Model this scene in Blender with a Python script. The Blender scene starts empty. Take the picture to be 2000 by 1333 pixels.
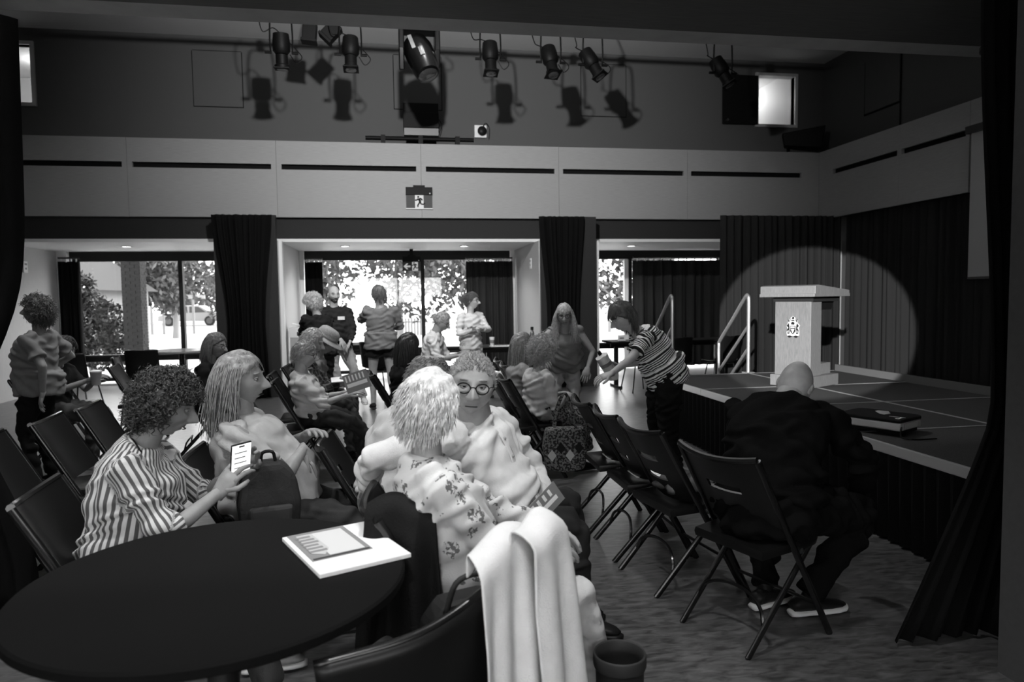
import bpy, math, random
import numpy as np
from mathutils import Vector, Matrix, Euler
random.seed(7); RNG = np.random.default_rng(7)
SC = bpy.context.scene
COL = SC.collection
PI = math.pi
# ------------------------------------------------------------------ camera
FOC = 1367.0                                   # focal length for a 2000 px wide frame
_ex = np.array([8230., 197., FOC]); _ex /= np.linalg.norm(_ex)
_ey = np.array([-229., 82., FOC]); _ey /= np.linalg.norm(_ey); _ey -= _ex * _ex.dot(_ey); _ey /= np.linalg.norm(_ey)
_ez = -np.cross(_ex, _ey)
CM = np.array([_ex, _ey, _ez]); CAMPOS = np.array([0., 0., 1.45])
cd = bpy.data.cameras.new('camera'); cam = bpy.data.objects.new('camera', cd); COL.objects.link(cam)
cd.sensor_width = 36.0; cd.lens = FOC / 2000 * 36; cd.clip_start = .05; cd.clip_end = 300
cam.matrix_world = Matrix(((CM[0, 0], CM[0, 1], -CM[0, 2], CAMPOS[0]), (CM[1, 0], CM[1, 1], -CM[1, 2], CAMPOS[1]),
                           (CM[2, 0], CM[2, 1], -CM[2, 2], CAMPOS[2]), (0, 0, 0, 1)))
cd.dof.use_dof = True; cd.dof.focus_distance = 3.6; cd.dof.aperture_fstop = 3.2
SC.camera = cam
# ------------------------------------------------------------------ world: bright overcast day
w = bpy.data.worlds.new('overcast_sky'); SC.world = w; w.use_nodes = True
nt = w.node_tree; bg = nt.nodes['Background']
bg.inputs['Color'].default_value = (1, 1, 1, 1); bg.inputs['Strength'].default_value = 5.0
SC.view_settings.view_transform = 'Standard'; SC.view_settings.look = 'None'
SC.view_settings.gamma = 1.0; SC.view_settings.use_curve_mapping = False
SC.view_settings.exposure = 0.85
# ------------------------------------------------------------------ lamps of the hall and added fill spots
def lamp(name, typ, loc, energy, target=None, **kw):
    l = bpy.data.lights.new(name, typ); l.energy = energy
    for k, v in kw.items(): setattr(l, k, v)
    o = bpy.data.objects.new(name, l); COL.objects.link(o); o.location = loc
    if target is not None:
        o.rotation_euler = (Vector(target) - Vector(loc)).to_track_quat('-Z', 'Y').to_euler()
    return o
lamp('flood_light_beam', 'SPOT', (.1, 3.98, 4.3), 950, (.8, 11.2, 3.95), spot_size=math.radians(86), spot_blend=1.0, shadow_soft_size=.07)
lamp('stage_spot_beam', 'SPOT', (-1.85, -2.75, 2.66), 6500, (4.97, 7.80, 1.13), spot_size=math.radians(11.0), spot_blend=.10, shadow_soft_size=.03)
HALL_FILL = [(-2.2, 5.6), (.5, 5.6), (-2.2, 8.2), (.5, 8.2)]  # unseen ceiling spots added to light the audience from above
for i, (x, y) in enumerate(HALL_FILL):
    lamp('hall_fill_beam', 'SPOT', (x, y, 5.45), 150, (x, y, 0), spot_size=math.radians(95), spot_blend=.6, shadow_soft_size=.1)
NEAR_FILL = [(-1.15, 2.2), (.5, 2.0), (-.2, .4)]  # unseen soffit spots added to brighten the nearest people
for i, (x, y) in enumerate(NEAR_FILL):
    lamp('near_fill_beam', 'SPOT', (x, y, 2.70), 66, (x + .1, y + .5, 0), spot_size=math.radians(95), spot_blend=.6, shadow_soft_size=.08)
BAY_LIGHTS = [(-4.2, 12.1), (-.8, 12.1), (1.2, 12.1), (4.2, 12.1)]
for i, (x, y) in enumerate(BAY_LIGHTS):
    lamp('bay_light_beam', 'SPOT', (x, y, 2.33), 30, (x, y, 0), spot_size=math.radians(140), spot_blend=.5, shadow_soft_size=.06)
# ------------------------------------------------------------------ helpers
def atY(px, py, y):
    d = CM @ np.array([px - 1000, 666.5 - py, FOC]); return CAMPOS + d * (y - CAMPOS[1]) / d[1]
def atZ(px, py, z):
    d = CM @ np.array([px - 1000, 666.5 - py, FOC]); return CAMPOS + d * (z - CAMPOS[2]) / d[2]
def atX(px, py, x):
    d = CM @ np.array([px - 1000, 666.5 - py, FOC]); return CAMPOS + d * (x - CAMPOS[0]) / d[0]
def norm(v):
    v = np.asarray(v, float); n = np.linalg.norm(v); return v / n if n > 1e-9 else v
MATS = {}
def mat(name, v, rough=.6, metal=0., bump=0., bscale=60., var=0., vscale=8., stretch=None, spec=None, emit=0., coord='Object', sheen=0., trans=0.):
    """plain grey procedural material: base value v, noise variation var, fine relief bump"""
    if name in MATS: return MATS[name]
    m = bpy.data.materials.new(name); m.use_nodes = True; MATS[name] = m
    n = m.node_tree.nodes; l = m.node_tree.links; b = n['Principled BSDF']
    if spec is None: spec = .5 if (hasattr(v, '__len__') or v >= .12) else .12      # matt black cloth and paint reflect very little
    c = (v, v, v, 1) if not hasattr(v, '__len__') else (*v, 1)
    b.inputs['Base Color'].default_value = c; b.inputs['Roughness'].default_value = rough
    b.inputs['Metallic'].default_value = metal; b.inputs['Specular IOR Level'].default_value = spec
    if sheen: b.inputs['Sheen Weight'].default_value = sheen
    if emit:
        b.inputs['Emission Color'].default_value = (1, 1, 1, 1); b.inputs['Emission Strength'].default_value = emit
    if bump or var:
        tc = n.new('ShaderNodeTexCoord'); mp = n.new('ShaderNodeMapping')
        l.new(tc.outputs[coord], mp.inputs['Vector'])
        if stretch: mp.inputs['Scale'].default_value = stretch
        if var:
            nz = n.new('ShaderNodeTexNoise'); nz.inputs['Scale'].default_value = vscale; nz.inputs['Detail'].default_value = 5
            l.new(mp.outputs[0], nz.inputs['Vector'])
            mr = n.new('ShaderNodeMapRange'); mr.inputs['From Min'].default_value = .3; mr.inputs['From Max'].default_value = .7
            mr.inputs['To Min'].default_value = c[0] * (1 - var); mr.inputs['To Max'].default_value = c[0] * (1 + var)
            l.new(nz.outputs['Fac'], mr.inputs['Value']); l.new(mr.outputs[0], b.inputs['Base Color'])
        if bump:
            nb = n.new('ShaderNodeTexNoise'); nb.inputs['Scale'].default_value = bscale; nb.inputs['Detail'].default_value = 3
            l.new(mp.outputs[0], nb.inputs['Vector'])
            bp = n.new('ShaderNodeBump'); bp.inputs['Strength'].default_value = bump; bp.inputs['Distance'].default_value = .01
            l.new(nb.outputs['Fac'], bp.inputs['Height']); l.new(bp.outputs[0], b.inputs['Normal'])
    return m
class MB:
    """collects shapes, then links them as ONE mesh object"""
    def __init__(s): s.v = []; s.f = []; s.n = 0
    def add(s, V, F):
        V = np.asarray(V, float).reshape(-1, 3); n = s.n
        s.v.append(V); s.f.extend([tuple(i + n for i in f) for f in F]); s.n += len(V); return s
    def box(s, x0, x1, y0, y1, z0, z1):
        V = [(x, y, z) for z in (z0, z1) for y in (y0, y1) for x in (x0, x1)]
        return s.add(V, [(0, 2, 3, 1), (4, 5, 7, 6), (0, 1, 5, 4), (2, 6, 7, 3), (0, 4, 6, 2), (1, 3, 7, 5)])
    def obox(s, c, size, M=None, taper=1.0):
        h = np.array(size) / 2; V = np.array([(x, y, z) for z in (-1, 1) for y in (-1, 1) for x in (-1, 1)], float)
        V[4:, :2] *= taper; V = V * h
        if M is not None: V = V @ np.array(M).T
        return s.add(V + np.array(c), [(0, 2, 3, 1), (4, 5, 7, 6), (0, 1, 5, 4), (2, 6, 7, 3), (0, 4, 6, 2), (1, 3, 7, 5)])
    def tube(s, path, r, sides=8, up=None, cap=True, closed=False):
        """r: number, per-point list, or per-point (rx, ry) with up giving the ry direction"""
        P = np.asarray(path, float); k = len(P)
        R = np.asarray(r, float)
        if R.ndim == 0: R = np.full((k, 2), float(R))
        elif R.ndim == 1 and len(R) == k and not (k == 2 and up is not None and False): R = np.stack([R, R], 1)
        T = np.gradient(P, axis=0) if not closed else np.roll(P, -1, 0) - np.roll(P, 1, 0)
        T = T / np.maximum(np.linalg.norm(T, axis=1, keepdims=True), 1e-9)
        a = np.arange(sides) / sides * 2 * PI; ca, sa = np.cos(a), np.sin(a)
        u = np.array(up if up is not None else ((0, 0, 1) if abs(T[0][2]) < .9 else (1, 0, 0)), float)
        V = []
        for i in range(k):
            if up is None and i: u = u
            side = np.cross(T[i], u); ln = np.linalg.norm(side)
            if ln < 1e-4: side = np.cross(T[i], (1, 0, .01)); ln = np.linalg.norm(side)
            side /= ln; uu = np.cross(side, T[i])
            if up is None: u = uu
            V.append(P[i] + np.outer(ca, side) * R[i, 0] + np.outer(sa, uu) * R[i, 1])
        V = np.concatenate(V); F = []
        m = k if closed else k - 1
        for i in range(m):
            for j in range(sides):
                A = i * sides + j; B = i * sides + (j + 1) % sides; i2 = (i + 1) % k
                F.append((A, B, i2 * sides + (j + 1) % sides, i2 * sides + j))
        if cap and not closed:
            F.append(tuple(range(sides - 1, -1, -1))); F.append(tuple((k - 1) * sides + j for j in range(sides)))
        return s.add(V, F)
    def lathe(s, prof, seg=24, c=(0, 0, 0), M=None, sx=1., sy=1.):
        V = []; k = len(prof)
        for r, z in prof:
            for j in range(seg):
                a = 2 * PI * j / seg; V.append((r * math.cos(a) * sx, r * math.sin(a) * sy, z))
        V = np.array(V)
        if M is not None: V = V @ np.array(M).T
        F = [(i * seg + j, i * seg + (j + 1) % seg, (i + 1) * seg + (j + 1) % seg, (i + 1) * seg + j) for i in range(k - 1) for j in range(seg)]
        F.append(tuple(range(seg - 1, -1, -1))); F.append(tuple((k - 1) * seg + j for j in range(seg)))
        return s.add(V + np.array(c), F)
    def cyl(s, p0, p1, r, sides=12): return s.tube([p0, p1], r, sides)
    def ell(s, c, rad, M=None, seg=16, rings=10):
        prof = [(math.sin(PI * (i + .0) / rings), -math.cos(PI * i / rings)) for i in range(rings + 1)]
        prof[0] = (1e-3, -1); prof[-1] = (1e-3, 1)
        V = np.array([(r * math.cos(2 * PI * j / seg), r * math.sin(2 * PI * j / seg), z) for r, z in prof for j in range(seg)]) * np.array(rad)
        if M is not None: V = V @ np.array(M).T
        k = len(prof)
        F = [(i * seg + j, i * seg + (j + 1) % seg, (i + 1) * seg + (j + 1) % seg, (i + 1) * seg + j) for i in range(k - 1) for j in range(seg)]
        F.append(tuple(range(seg - 1, -1, -1))); F.append(tuple((k - 1) * seg + j for j in range(seg)))
        return s.add(V + np.array(c), F)
    def prism(s, poly, z0, z1, M=None, c=(0, 0, 0)):
        k = len(poly); V = np.array([(x, y, z0) for x, y in poly] + [(x, y, z1) for x, y in poly], float)
        if M is not None: V = V @ np.array(M).T
        F = [tuple(range(k - 1, -1, -1)), tuple(range(k, 2 * k))] + [(i, (i + 1) % k, k + (i + 1) % k, k + i) for i in range(k)]
        return s.add(V + np.array(c), F)
    def sheet(s, G, th=0.):
        """grid of points (m, n, 3); th > 0 gives it a back face and rim"""
        G = np.asarray(G, float); m, n = G.shape[:2]
        F = [(i * n + j, i * n + j + 1, (i + 1) * n + j + 1, (i + 1) * n + j) for i in range(m - 1) for j in range(n - 1)]
        if not th: return s.add(G.reshape(-1, 3), F)
        du = np.gradient(G, axis=1); dv = np.gradient(G, axis=0); N = np.cross(du, dv)
        N /= np.maximum(np.linalg.norm(N, axis=2, keepdims=True), 1e-9)
        B = G - N * th; K = m * n
        F += [tuple(reversed([x + K for x in f])) for f in F[:]]
        rim = [(0, j) for j in range(n)] + [(i, n - 1) for i in range(1, m)] + [(m - 1, j) for j in range(n - 2, -1, -1)] + [(i, 0) for i in range(m - 2, 0, -1)]
        ids = [i * n + j for i, j in rim]
        for a, b in zip(ids, ids[1:] + ids[:1]): F.append((b, a, a + K, b + K))
        return s.add(np.concatenate([G.reshape(-1, 3), B.reshape(-1, 3)]), F)
    def mesh(s, name):
        me = bpy.data.meshes.new(name); V = np.concatenate(s.v) if s.v else np.zeros((0, 3))
        me.from_pydata(V.tolist(), [], s.f); me.update(); return me
    def build(s, name, m, parent=None, smooth=False, bevel=0., sub=0):
        return link(name, s.mesh(name), m, parent, smooth, bevel, sub)
def link(name, me, m, parent=None, smooth=False, bevel=0., sub=0):
    o = bpy.data.objects.new(name, me); COL.objects.link(o)
    if m is not None and not me.materials: me.materials.append(m)
    if smooth:
        me.polygons.foreach_set('use_smooth', [True] * len(me.polygons))
        if smooth != 2: me.set_sharp_from_angle(angle=math.radians(40))
    if bevel:
        b = o.modifiers.new('bevel', 'BEVEL'); b.width = bevel; b.segments = 2; b.limit_method = 'ANGLE'
    if sub:
        b = o.modifiers.new('sub', 'SUBSURF'); b.levels = sub; b.render_levels = sub
    if parent is not None: o.parent = parent
    return o
def tag(o, label, cat, group=None, kind=None):
    o['label'] = label; o['category'] = cat
    if group: o['group'] = group
    if kind: o['kind'] = kind
    return o
def struct(o): o['kind'] = 'structure'; return o
def thing(name, label, cat, loc=(0, 0, 0), rz=0., group=None):
    o = bpy.data.objects.new(name, None); COL.objects.link(o); o.empty_display_size = .1
    o.location = loc; o.rotation_euler = (0, 0, rz)
    return tag(o, label, cat, group)
def dup(root, loc, rz, label=None, group=None):
    r = root.copy(); COL.objects.link(r); r.location = loc; r.rotation_euler = (0, 0, rz)
    if label: r['label'] = label
    if group: r['group'] = group
    for ch in list(root.children):
        c = ch.copy(); COL.objects.link(c); c.parent = r
        for g in ch.children:
            d = g.copy(); COL.objects.link(d); d.parent = c
    return r
def rotz(a): c, s = math.cos(a), math.sin(a); return np.array([[c, -s, 0], [s, c, 0], [0, 0, 1]])
def rotx(a): c, s = math.cos(a), math.sin(a); return np.array([[1, 0, 0], [0, c, -s], [0, s, c]])
def roty(a): c, s = math.cos(a), math.sin(a); return np.array([[c, 0, s], [0, 1, 0], [-s, 0, c]])
def basis(x, y):
    """matrix whose columns are the (orthonormalised) local x, y, z axes"""
    x = norm(x); y = np.asarray(y, float); y = norm(y - x * x.dot(y)); return np.stack([x, y, np.cross(x, y)], 1)
def spline(pts, n):
    """Catmull-Rom through pts, n samples"""
    P = np.asarray(pts, float); k = len(P); P = np.concatenate([[2 * P[0] - P[1]], P, [2 * P[-1] - P[-2]]])
    t = np.linspace(0, k - 1 - 1e-6, n); i = t.astype(int); f = (t - i)[:, None]
    a, b, c, d = P[i], P[i + 1], P[i + 2], P[i + 3]
    return .5 * (2 * b + (c - a) * f + (2 * a - 5 * b + 4 * c - d) * f ** 2 + (3 * b - a - 3 * c + d) * f ** 3)
# ------------------------------------------------------------------ materials of the setting
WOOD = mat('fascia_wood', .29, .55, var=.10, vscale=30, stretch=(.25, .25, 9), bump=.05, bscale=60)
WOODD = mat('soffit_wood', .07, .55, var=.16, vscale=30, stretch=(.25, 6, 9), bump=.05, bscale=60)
WALLD = mat('dark_wall_paint', .10, .8, bump=.25, bscale=180)
WALLM = mat('grey_wall_panel', .40, .6, var=.06, vscale=40, stretch=(4, 4, .3))
HEAD = mat('header_panel', .03, .7, var=.1, vscale=90)
WHITE = mat('white_paint', .75, .5)
CEIL = mat('hall_ceiling', .75, .8, bump=.05)
BLACK = mat('black_recess', .008, .9)
BLKMET = mat('black_metal', .012, .35, spec=.5)
FRAME = mat('dark_window_frame', .02, .45)
CURT = mat('black_velour', .004, .95, sheen=.0, bump=.2, bscale=250)
CURTG = mat('grey_velour', .026, .92, bump=.2, bscale=250)
def floor_mat():
    m = bpy.data.materials.new('linoleum'); m.use_nodes = True; n = m.node_tree.nodes; l = m.node_tree.links; b = n['Principled BSDF']
    tc = n.new('ShaderNodeTexCoord'); mp = n.new('ShaderNodeMapping'); mp.inputs['Rotation'].default_value = (0, 0, .5); mp.inputs['Scale'].default_value = (1, 3.2, 1)
    l.new(tc.outputs['Object'], mp.inputs['Vector'])
    nz = n.new('ShaderNodeTexNoise'); nz.inputs['Scale'].default_value = 11; nz.inputs['Detail'].default_value = 9; nz.inputs['Distortion'].default_value = .8
    l.new(mp.outputs[0], nz.inputs['Vector'])
    cr = n.new('ShaderNodeValToRGB'); cr.color_ramp.elements[0].position = .3; cr.color_ramp.elements[1].position = .72
    cr.color_ramp.elements[0].color = (.034, .034, .034, 1); cr.color_ramp.elements[1].color = (.13, .13, .13, 1)
    l.new(nz.outputs['Fac'], cr.inputs['Fac']); l.new(cr.outputs[0], b.inputs['Base Color'])
    b.inputs['Roughness'].default_value = .32
    bp = n.new('ShaderNodeBump'); bp.inputs['Strength'].default_value = .05; bp.inputs['Distance'].default_value = .01
    l.new(nz.outputs['Fac'], bp.inputs['Height']); l.new(bp.outputs[0], b.inputs['Normal'])
    return m
def glass_mat():
    m = bpy.data.materials.new('window_glass'); m.use_nodes = True; n = m.node_tree.nodes; l = m.node_tree.links
    n.remove(n['Principled BSDF']); t = n.new('ShaderNodeBsdfTransparent'); g = n.new('ShaderNodeBsdfGlossy'); g.inputs['Roughness'].default_value = .02
    x = n.new('ShaderNodeMixShader'); x.inputs[0].default_value = .05
    l.new(t.outputs[0], x.inputs[1]); l.new(g.outputs[0], x.inputs[2]); l.new(x.outputs[0], n['Material Output'].inputs['Surface'])
    return m
FLOORM = floor_mat(); GLASS = glass_mat()
# ------------------------------------------------------------------ setting
XL, XR, YN, YW = -6.6, 7.7, -3.2, 13.4       # left wall, right upper wall, near wall, window wall
ZB, ZF0, ZF1, ZC = 2.35, 2.72, 3.87, 5.55     # bay ceiling, fascia bottom / top, hall ceiling
def sbox(name, m, *b, parent=None, bevel=0.):
    o = MB().box(*b).build(name, m, parent, bevel=bevel)
    return o if parent is not None else struct(o)
sbox('floor', FLOORM, XL - .3, XR + .3, YN - .3, YW + .2, -.12, 0)
sbox('ceiling', CEIL, XL - .3, XR + .3, 3.4, 12.0, ZC, ZC + .15)
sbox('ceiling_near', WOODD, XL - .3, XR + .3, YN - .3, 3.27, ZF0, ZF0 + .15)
sbox('wall_left', WALLD, XL - .2, XL, YN - .3, YW + .2, 0, ZC)
sbox('wall_right', WALLD, XR + .05, XR + .25, YN - .3, 12.0, 0, ZC)
# near side upper wall and fascia over the opening the picture is taken through
sbox('trim_1', WOOD, XL, XR, 3.27, 3.42, ZF0, ZF1)
sbox('wall_near_upper', WALLD, XL, XR, 3.2, 3.27, ZF1, ZC)
# near wall far behind the viewer, with two unseen windows added for fill daylight
nw = [(-6.2, -2.1), (-1.7, 2.0)]
m = MB(); xs = [XL - .2] + [v for a in nw for v in a] + [XR + .2]
for i in range(0, len(xs), 2): m.box(xs[i], xs[i + 1], YN - .2, YN, 0, ZF0)
for a, b_ in nw: m.box(a, b_, YN - .2, YN, 0, 1.25); m.box(a, b_, YN - .2, YN, 2.4, ZF0)
struct(m.build('wall_near', WALLM))
for k, (a, b_) in enumerate(nw):
    fr = MB()
    for x in (a, (a + b_) / 2, b_): fr.box(x - .03, x + .03, YN - .14, YN - .06, 1.25, 2.4)
    fr.box(a, b_, YN - .14, YN - .06, 1.25, 1.31).box(a, b_, YN - .14, YN - .06, 2.34, 2.4)
    w_ = struct(fr.build('window_%d' % (k + 5), FRAME)); MB().box(a, b_, YN - .105, YN - .1, 1.3, 2.35).build('pane', GLASS, w_)
# back fascia: six wood panels with a slot each, over a black backing
def fascia(name, axis, pos, bounds, slots, th=.05, zlow=ZF0, zhigh=ZF1, z0=3.44, z1=3.52):
    root = MB()
    def bx(mb, a, b, d0, d1, lo, hi):
        if axis == 'y': mb.box(a, b, pos + d0, pos + d1, lo, hi)
        else: mb.box(pos + d0, pos + d1, a, b, lo, hi)
    bx(root, bounds[0], bounds[-1], th + .03, th + .12, zlow + .01, zhigh - .005)
    r = struct(root.build(name, BLACK))
    for i in range(len(bounds) - 1):
        a, b = bounds[i] + .002, bounds[i + 1] - .002; p = MB(); sl = slots[i]
        if sl is None: bx(p, a, b, 0, th, zlow, zhigh)
        else:
            bx(p, a, b, 0, th, zlow, z0); bx(p, a, b, 0, th, z1, zhigh)
            bx(p, a, sl[0], 0, th, z0, z1); bx(p, sl[1], b, 0, th, z0, z1)
        p.build('panel', WOOD, r)
    return r
fascia('trim_2', 'y', 11.2, [XL, -3.83, -1.725, .455, 2.67, 4.875, 7.28],
       [(-5.9, -3.9), (-3.76, -1.8), (-1.65, .38), (.53, 2.6), (2.74, 4.81), (4.94, 6.95)])
r = fascia('trim_3', 'x', 7.28, [7.98, 9.25, 11.2], [(8.04, 9.2), (9.29, 10.81)])
MB().box(7.28, 7.33, 3.42, 7.976, 3.54, ZF1).build('panel', WOOD, r)
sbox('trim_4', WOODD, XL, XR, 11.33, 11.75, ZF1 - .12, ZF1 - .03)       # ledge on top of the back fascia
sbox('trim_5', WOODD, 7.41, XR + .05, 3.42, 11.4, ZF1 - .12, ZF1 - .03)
# upper back wall with the booth openings left free
op = [(-5.95, -5.26, 4.45, 5.3), (6.4, 7.1, 4.45, 5.29)]
m = MB().box(XL, XR + .1, 11.7, 11.8, ZF0, 4.45).box(XL, XR + .1, 11.7, 11.8, 5.3, ZC)
for a, b_ in ((XL, -5.95), (-5.26, 6.4), (7.1, XR + .1)): m.box(a, b_, 11.7, 11.8, 4.45, 5.3)
wb = struct(m.build('wall_back_upper', WALLD))
for x0, x1, z0, z1 in ((-2.99, -2.27, 4.48, 5.32), (.07, .83, 4.53, 5.38), (3.19, 3.97, 4.51, 5.37)):
    MB().box(x0, x1, 11.688, 11.699, z0, z1).build('access_panel', WALLD, wb)
    g = MB()
    for a in ((x0 - .012, x0, z0 - .012, z1), (x1, x1 + .012, z0 - .012, z1), (x0, x1, z0 - .012, z0), (x0, x1, z1, z1 + .012)): g.box(a[0], a[1], 11.695, 11.6995, a[2], a[3])
    g.build('joint', BLACK, wb)
wr = sbox('wall_right_upper', WALLD, XR - .02, XR + .05, 3.42, 11.7, ZF1, ZC)
MB().box(XR - .035, XR - .021, 9.76, 10.56, 4.37, 5.2).build('access_panel', WALLD, wr)
g = MB().box(XR - .03, XR - .0205, 9.73, 9.755, 3.9, ZC).box(XR - .03, XR - .0205, 9.75, 10.58, 4.34, 4.365).box(XR - .03, XR - .0205, 10.565, 10.58, 4.36, 5.2)
g.build('joint', BLACK, wr)
# booths behind the two openings, lit inside
LITW = mat('booth_wall', .7, .6)
for k, (x0, x1, z0, z1) in enumerate(op):
    fr = MB()
    for a in ((x0 - .05, x0, z0 - .05, z1 + .05), (x1, x1 + .05, z0 - .05, z1 + .05), (x0, x1, z1, z1 + .05), (x0, x1, z0 - .05, z0)): fr.box(a[0], a[1], 11.66, 11.83, a[2], a[3])
    w_ = struct(fr.build('window_%d' % (k + 1), mat('booth_frame', .5, .4)))
    b_ = MB().box(x0 - .6, x1 + .25, 13.9, 14.0, 3.9, 5.6).box(x0 - .7, x0 - .6, 11.8, 13.9, 3.9, 5.6).box(x1 + .02, x1 + .12, 11.8, 13.9, 3.9, 5.6).box(x0 - .6, x1 + .1, 11.8, 13.9, 5.45, 5.55).box(x0 - .6, x1 + .1, 11.8, 13.9, 3.85, 3.95)
    struct(b_.build('wall_booth', LITW))
    cl = thing('recessed_light', ['small round ceiling light inside left booth window', 'small round ceiling light inside lit booth window right'][k], 'light', ((x0 + x1) / 2 - .05, 13.0, 5.44))
    MB().lathe([(.09, 0), (.09, -.02), (.06, -.025), (.06, 0)], 20).build('trim_ring', WHITE, cl)
    MB().lathe([(.058, -.004), (.058, -.012)], 16).build('diffuser', mat('lamp_glow', .9, .5, emit=6), cl)
    lamp('booth_light_beam', 'POINT', ((x0 + x1) / 2 - .05, 12.9, 5.2), 5, shadow_soft_size=.08)
# bays: header, piers and partitions, ceiling
sbox('wall_header', HEAD, XL, XR, 11.3, 11.42, ZB + .05, ZF0 + .6)
sbox('trim_6', WHITE, XL, XR, 11.28, 11.46, ZB, ZB + .049)
sbox('ceiling_bay', WHITE, XL, XR, 11.46, YW + .2, ZB, ZB + .1)
piers = [(-2.62, -1.7), (2.28, 3.22), (6.55, 7.6)]
for k, (a, b_) in enumerate(piers):
    p = sbox('wall_pier_%s' % 'abc'[k], WALLM, a, b_, 11.0, YW, 0, ZB if k < 2 else ZB)
    if k < 2:
        sbox('trim_%d' % (7 + 3 * k), WHITE, b_ - .001, b_ + .05, 10.98, 11.08, 0, ZB - .001)
        sbox('trim_%d' % (8 + 3 * k), HEAD, a + .02, b_ - .02, 10.9, 10.999, 0, ZF0 - .002)
        sbox('baseboard_%s' % 'ab'[k], HEAD, b_, b_ + .012, 11.1, YW, 0, .1)
sbox('wall_bay_left', WALLM, -5.95, -5.74, 11.0, YW, 0, ZB)
# window wall: low sill wall, dark frames, panes
def window(k, x0, x1, mull, white=()):
    zs, zt = .52, 2.18
    fr = MB()
    fr.box(x0, x1, YW - .02, YW + .1, zs - .11, zs).box(x0, x1, YW - .02, YW + .1, zt, zt + .17)
    fr.box(x0, x1, YW - .02, YW + .1, .06, .12)
    for x in mull: fr.box(x - .035, x + .035, YW - .03, YW + .08, .06, zt)
    for x in (x0 + .03, x1 - .03): fr.box(x - .03, x + .03, YW - .02, YW + .08, .06, zt)
    w_ = struct(fr.build('window_%d' % k, FRAME))
    xs = [x0] + list(mull) + [x1]
    for a, b_ in zip(xs, xs[1:]):
        MB().box(a + .035, b_ - .035, YW + .03, YW + .036, zs, zt).build('pane', GLASS, w_)
        MB().box(a + .035, b_ - .035, YW + .03, YW + .036, .12, zs - .11).build('pane', GLASS, w_)
    MB().box(x0 - .05, x1 + .05, YW - .1, YW - .021, zs - .02, zs + .012).build('sill', mat('sill_dark', .03, .4), w_)
window(2 + 1, -5.74, -2.62, (-3.77, -3.05)); window(4, -1.69, 2.28, (.53,)); window(8, 3.22, 6.55, (4.62,))
m = MB()
for a, b_ in ((XL, -5.74), (-2.62, -1.69), (2.28, 3.22), (6.55, XR)): m.box(a, b_, YW, YW + .2, 0, ZB)
struct(m.build('wall_window', WALLM))
sbox('trim_20', WHITE, 4.5, 4.6, YW - .03, YW + .02, .1, 2.17)
sbox('trim_21', WHITE, -5.739, -5.58, YW - .14, YW - .03, 0, ZB - .002)
sbox('trim_22', WHITE, -1.699, -1.62, YW - .14, YW - .03, 0, ZB - .002); sbox('trim_23', WHITE, 2.2, 2.279, YW - .14, YW - .03, 0, ZB - .002)
# curtain rails under the bay ceiling
def rail_box(n, x0, x1): 
    o = MB().box(x0, x1, YW - .2, YW - .15, 2.2, 2.24).build(n, BLKMET); return o
# ------------------------------------------------------------------ curtains
def curtain(name, label, P0, P1, z0, z1, m, folds=8, amp=.05, prof=None, n=None, rings=0, group=None, seed=0, flare=0.):
    """hanging cloth from P0 to P1 (plan view), profile prof(t up 0..1) -> (start, end) fraction of the width"""
    rg = np.random.default_rng(seed); P0 = np.array(P0, float); P1 = np.array(P1, float); d = P1 - P0; L = np.linalg.norm(d); d /= L; nn = np.array([-d[1], d[0]])
    n = n or folds * 9; nz = 26; ph = rg.uniform(0, 6, 4); G = np.zeros((nz, n, 3))
    u = np.linspace(0, 1, n); wv = np.sin(2 * PI * folds * u + .9 * np.sin(2 * PI * u * 2.3 + ph[0])) + .35 * np.sin(2 * PI * folds * 2.1 * u + ph[1]) + .5 * np.sin(2 * PI * folds * .43 * u + ph[2])
    for i in range(nz):
        t = i / (nz - 1); z = z1 + (z0 - z1) * t
        a, b = prof(t) if prof else (0, 1)
        x = (a + (b - a) * u) * L; am = amp * (.55 + .45 * t) * (1 + .25 * np.sin(3 * t + ph[3] + 5 * u))
        G[i, :, 0] = P0[0] + d[0] * x + nn[0] * wv * am; G[i, :, 1] = P0[1] + d[1] * x + nn[1] * wv * am; G[i, :, 2] = z
    root = thing(name, label, 'curtain', (*P0, 0), 0, group)
    G[:, :, 0] -= P0[0]; G[:, :, 1] -= P0[1]
    MB().sheet(G, .004).build('cloth', m, root, smooth=2)
    if rings:
        MB().box(min(0, P1[0] - P0[0]), max(P1[0] - P0[0], 0), -.03, .03, z1 + .045, z1 + .075).build('track', BLKMET, root)
        for k in range(rings):
            x = (k + .5) / rings * L; MB().tube([(d[0] * x, d[1] * x, z1 - .01), (d[0] * x, d[1] * x, z1 + .05)], .012, 6).build('glide', WHITE, root)
    return root
def tie(w, s=.62):   # gathered towards a tie, flaring again below
    def f(t):
        g = w * math.sin(min(t / s, 1.) * PI / 2) ** 1.5 if t < s else w * (1 - .35 * (t - s) / (1 - s))
        return g, 1 - g * .8
    return f
curtain('stage_curtain', 'black tied-back curtain on the pier beside the left window bay', (-2.6, 10.8), (-1.75, 10.8), .02, ZF0 - .01, CURT, 9, .045, tie(.20), seed=1)
curtain('stage_curtain', 'black tied-back curtain on the pier right of the centre window bay', (2.25, 10.8), (2.98, 10.8), .02, ZF0 - .01, CURT, 8, .045, tie(.17), seed=2)
curtain('stage_curtain', 'long black curtain behind the lectern along the back wall', (5.26, 10.78), (7.44, 10.80), .02, ZF0 + .02, CURTG, 17, .06, seed=3)
curtain('stage_curtain', 'wide black curtain behind the stage along the right wall', (7.53, 10.74), (7.58, 3.5), .02, ZF0 + .5, CURTG, 46, .06, seed=4)
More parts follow.
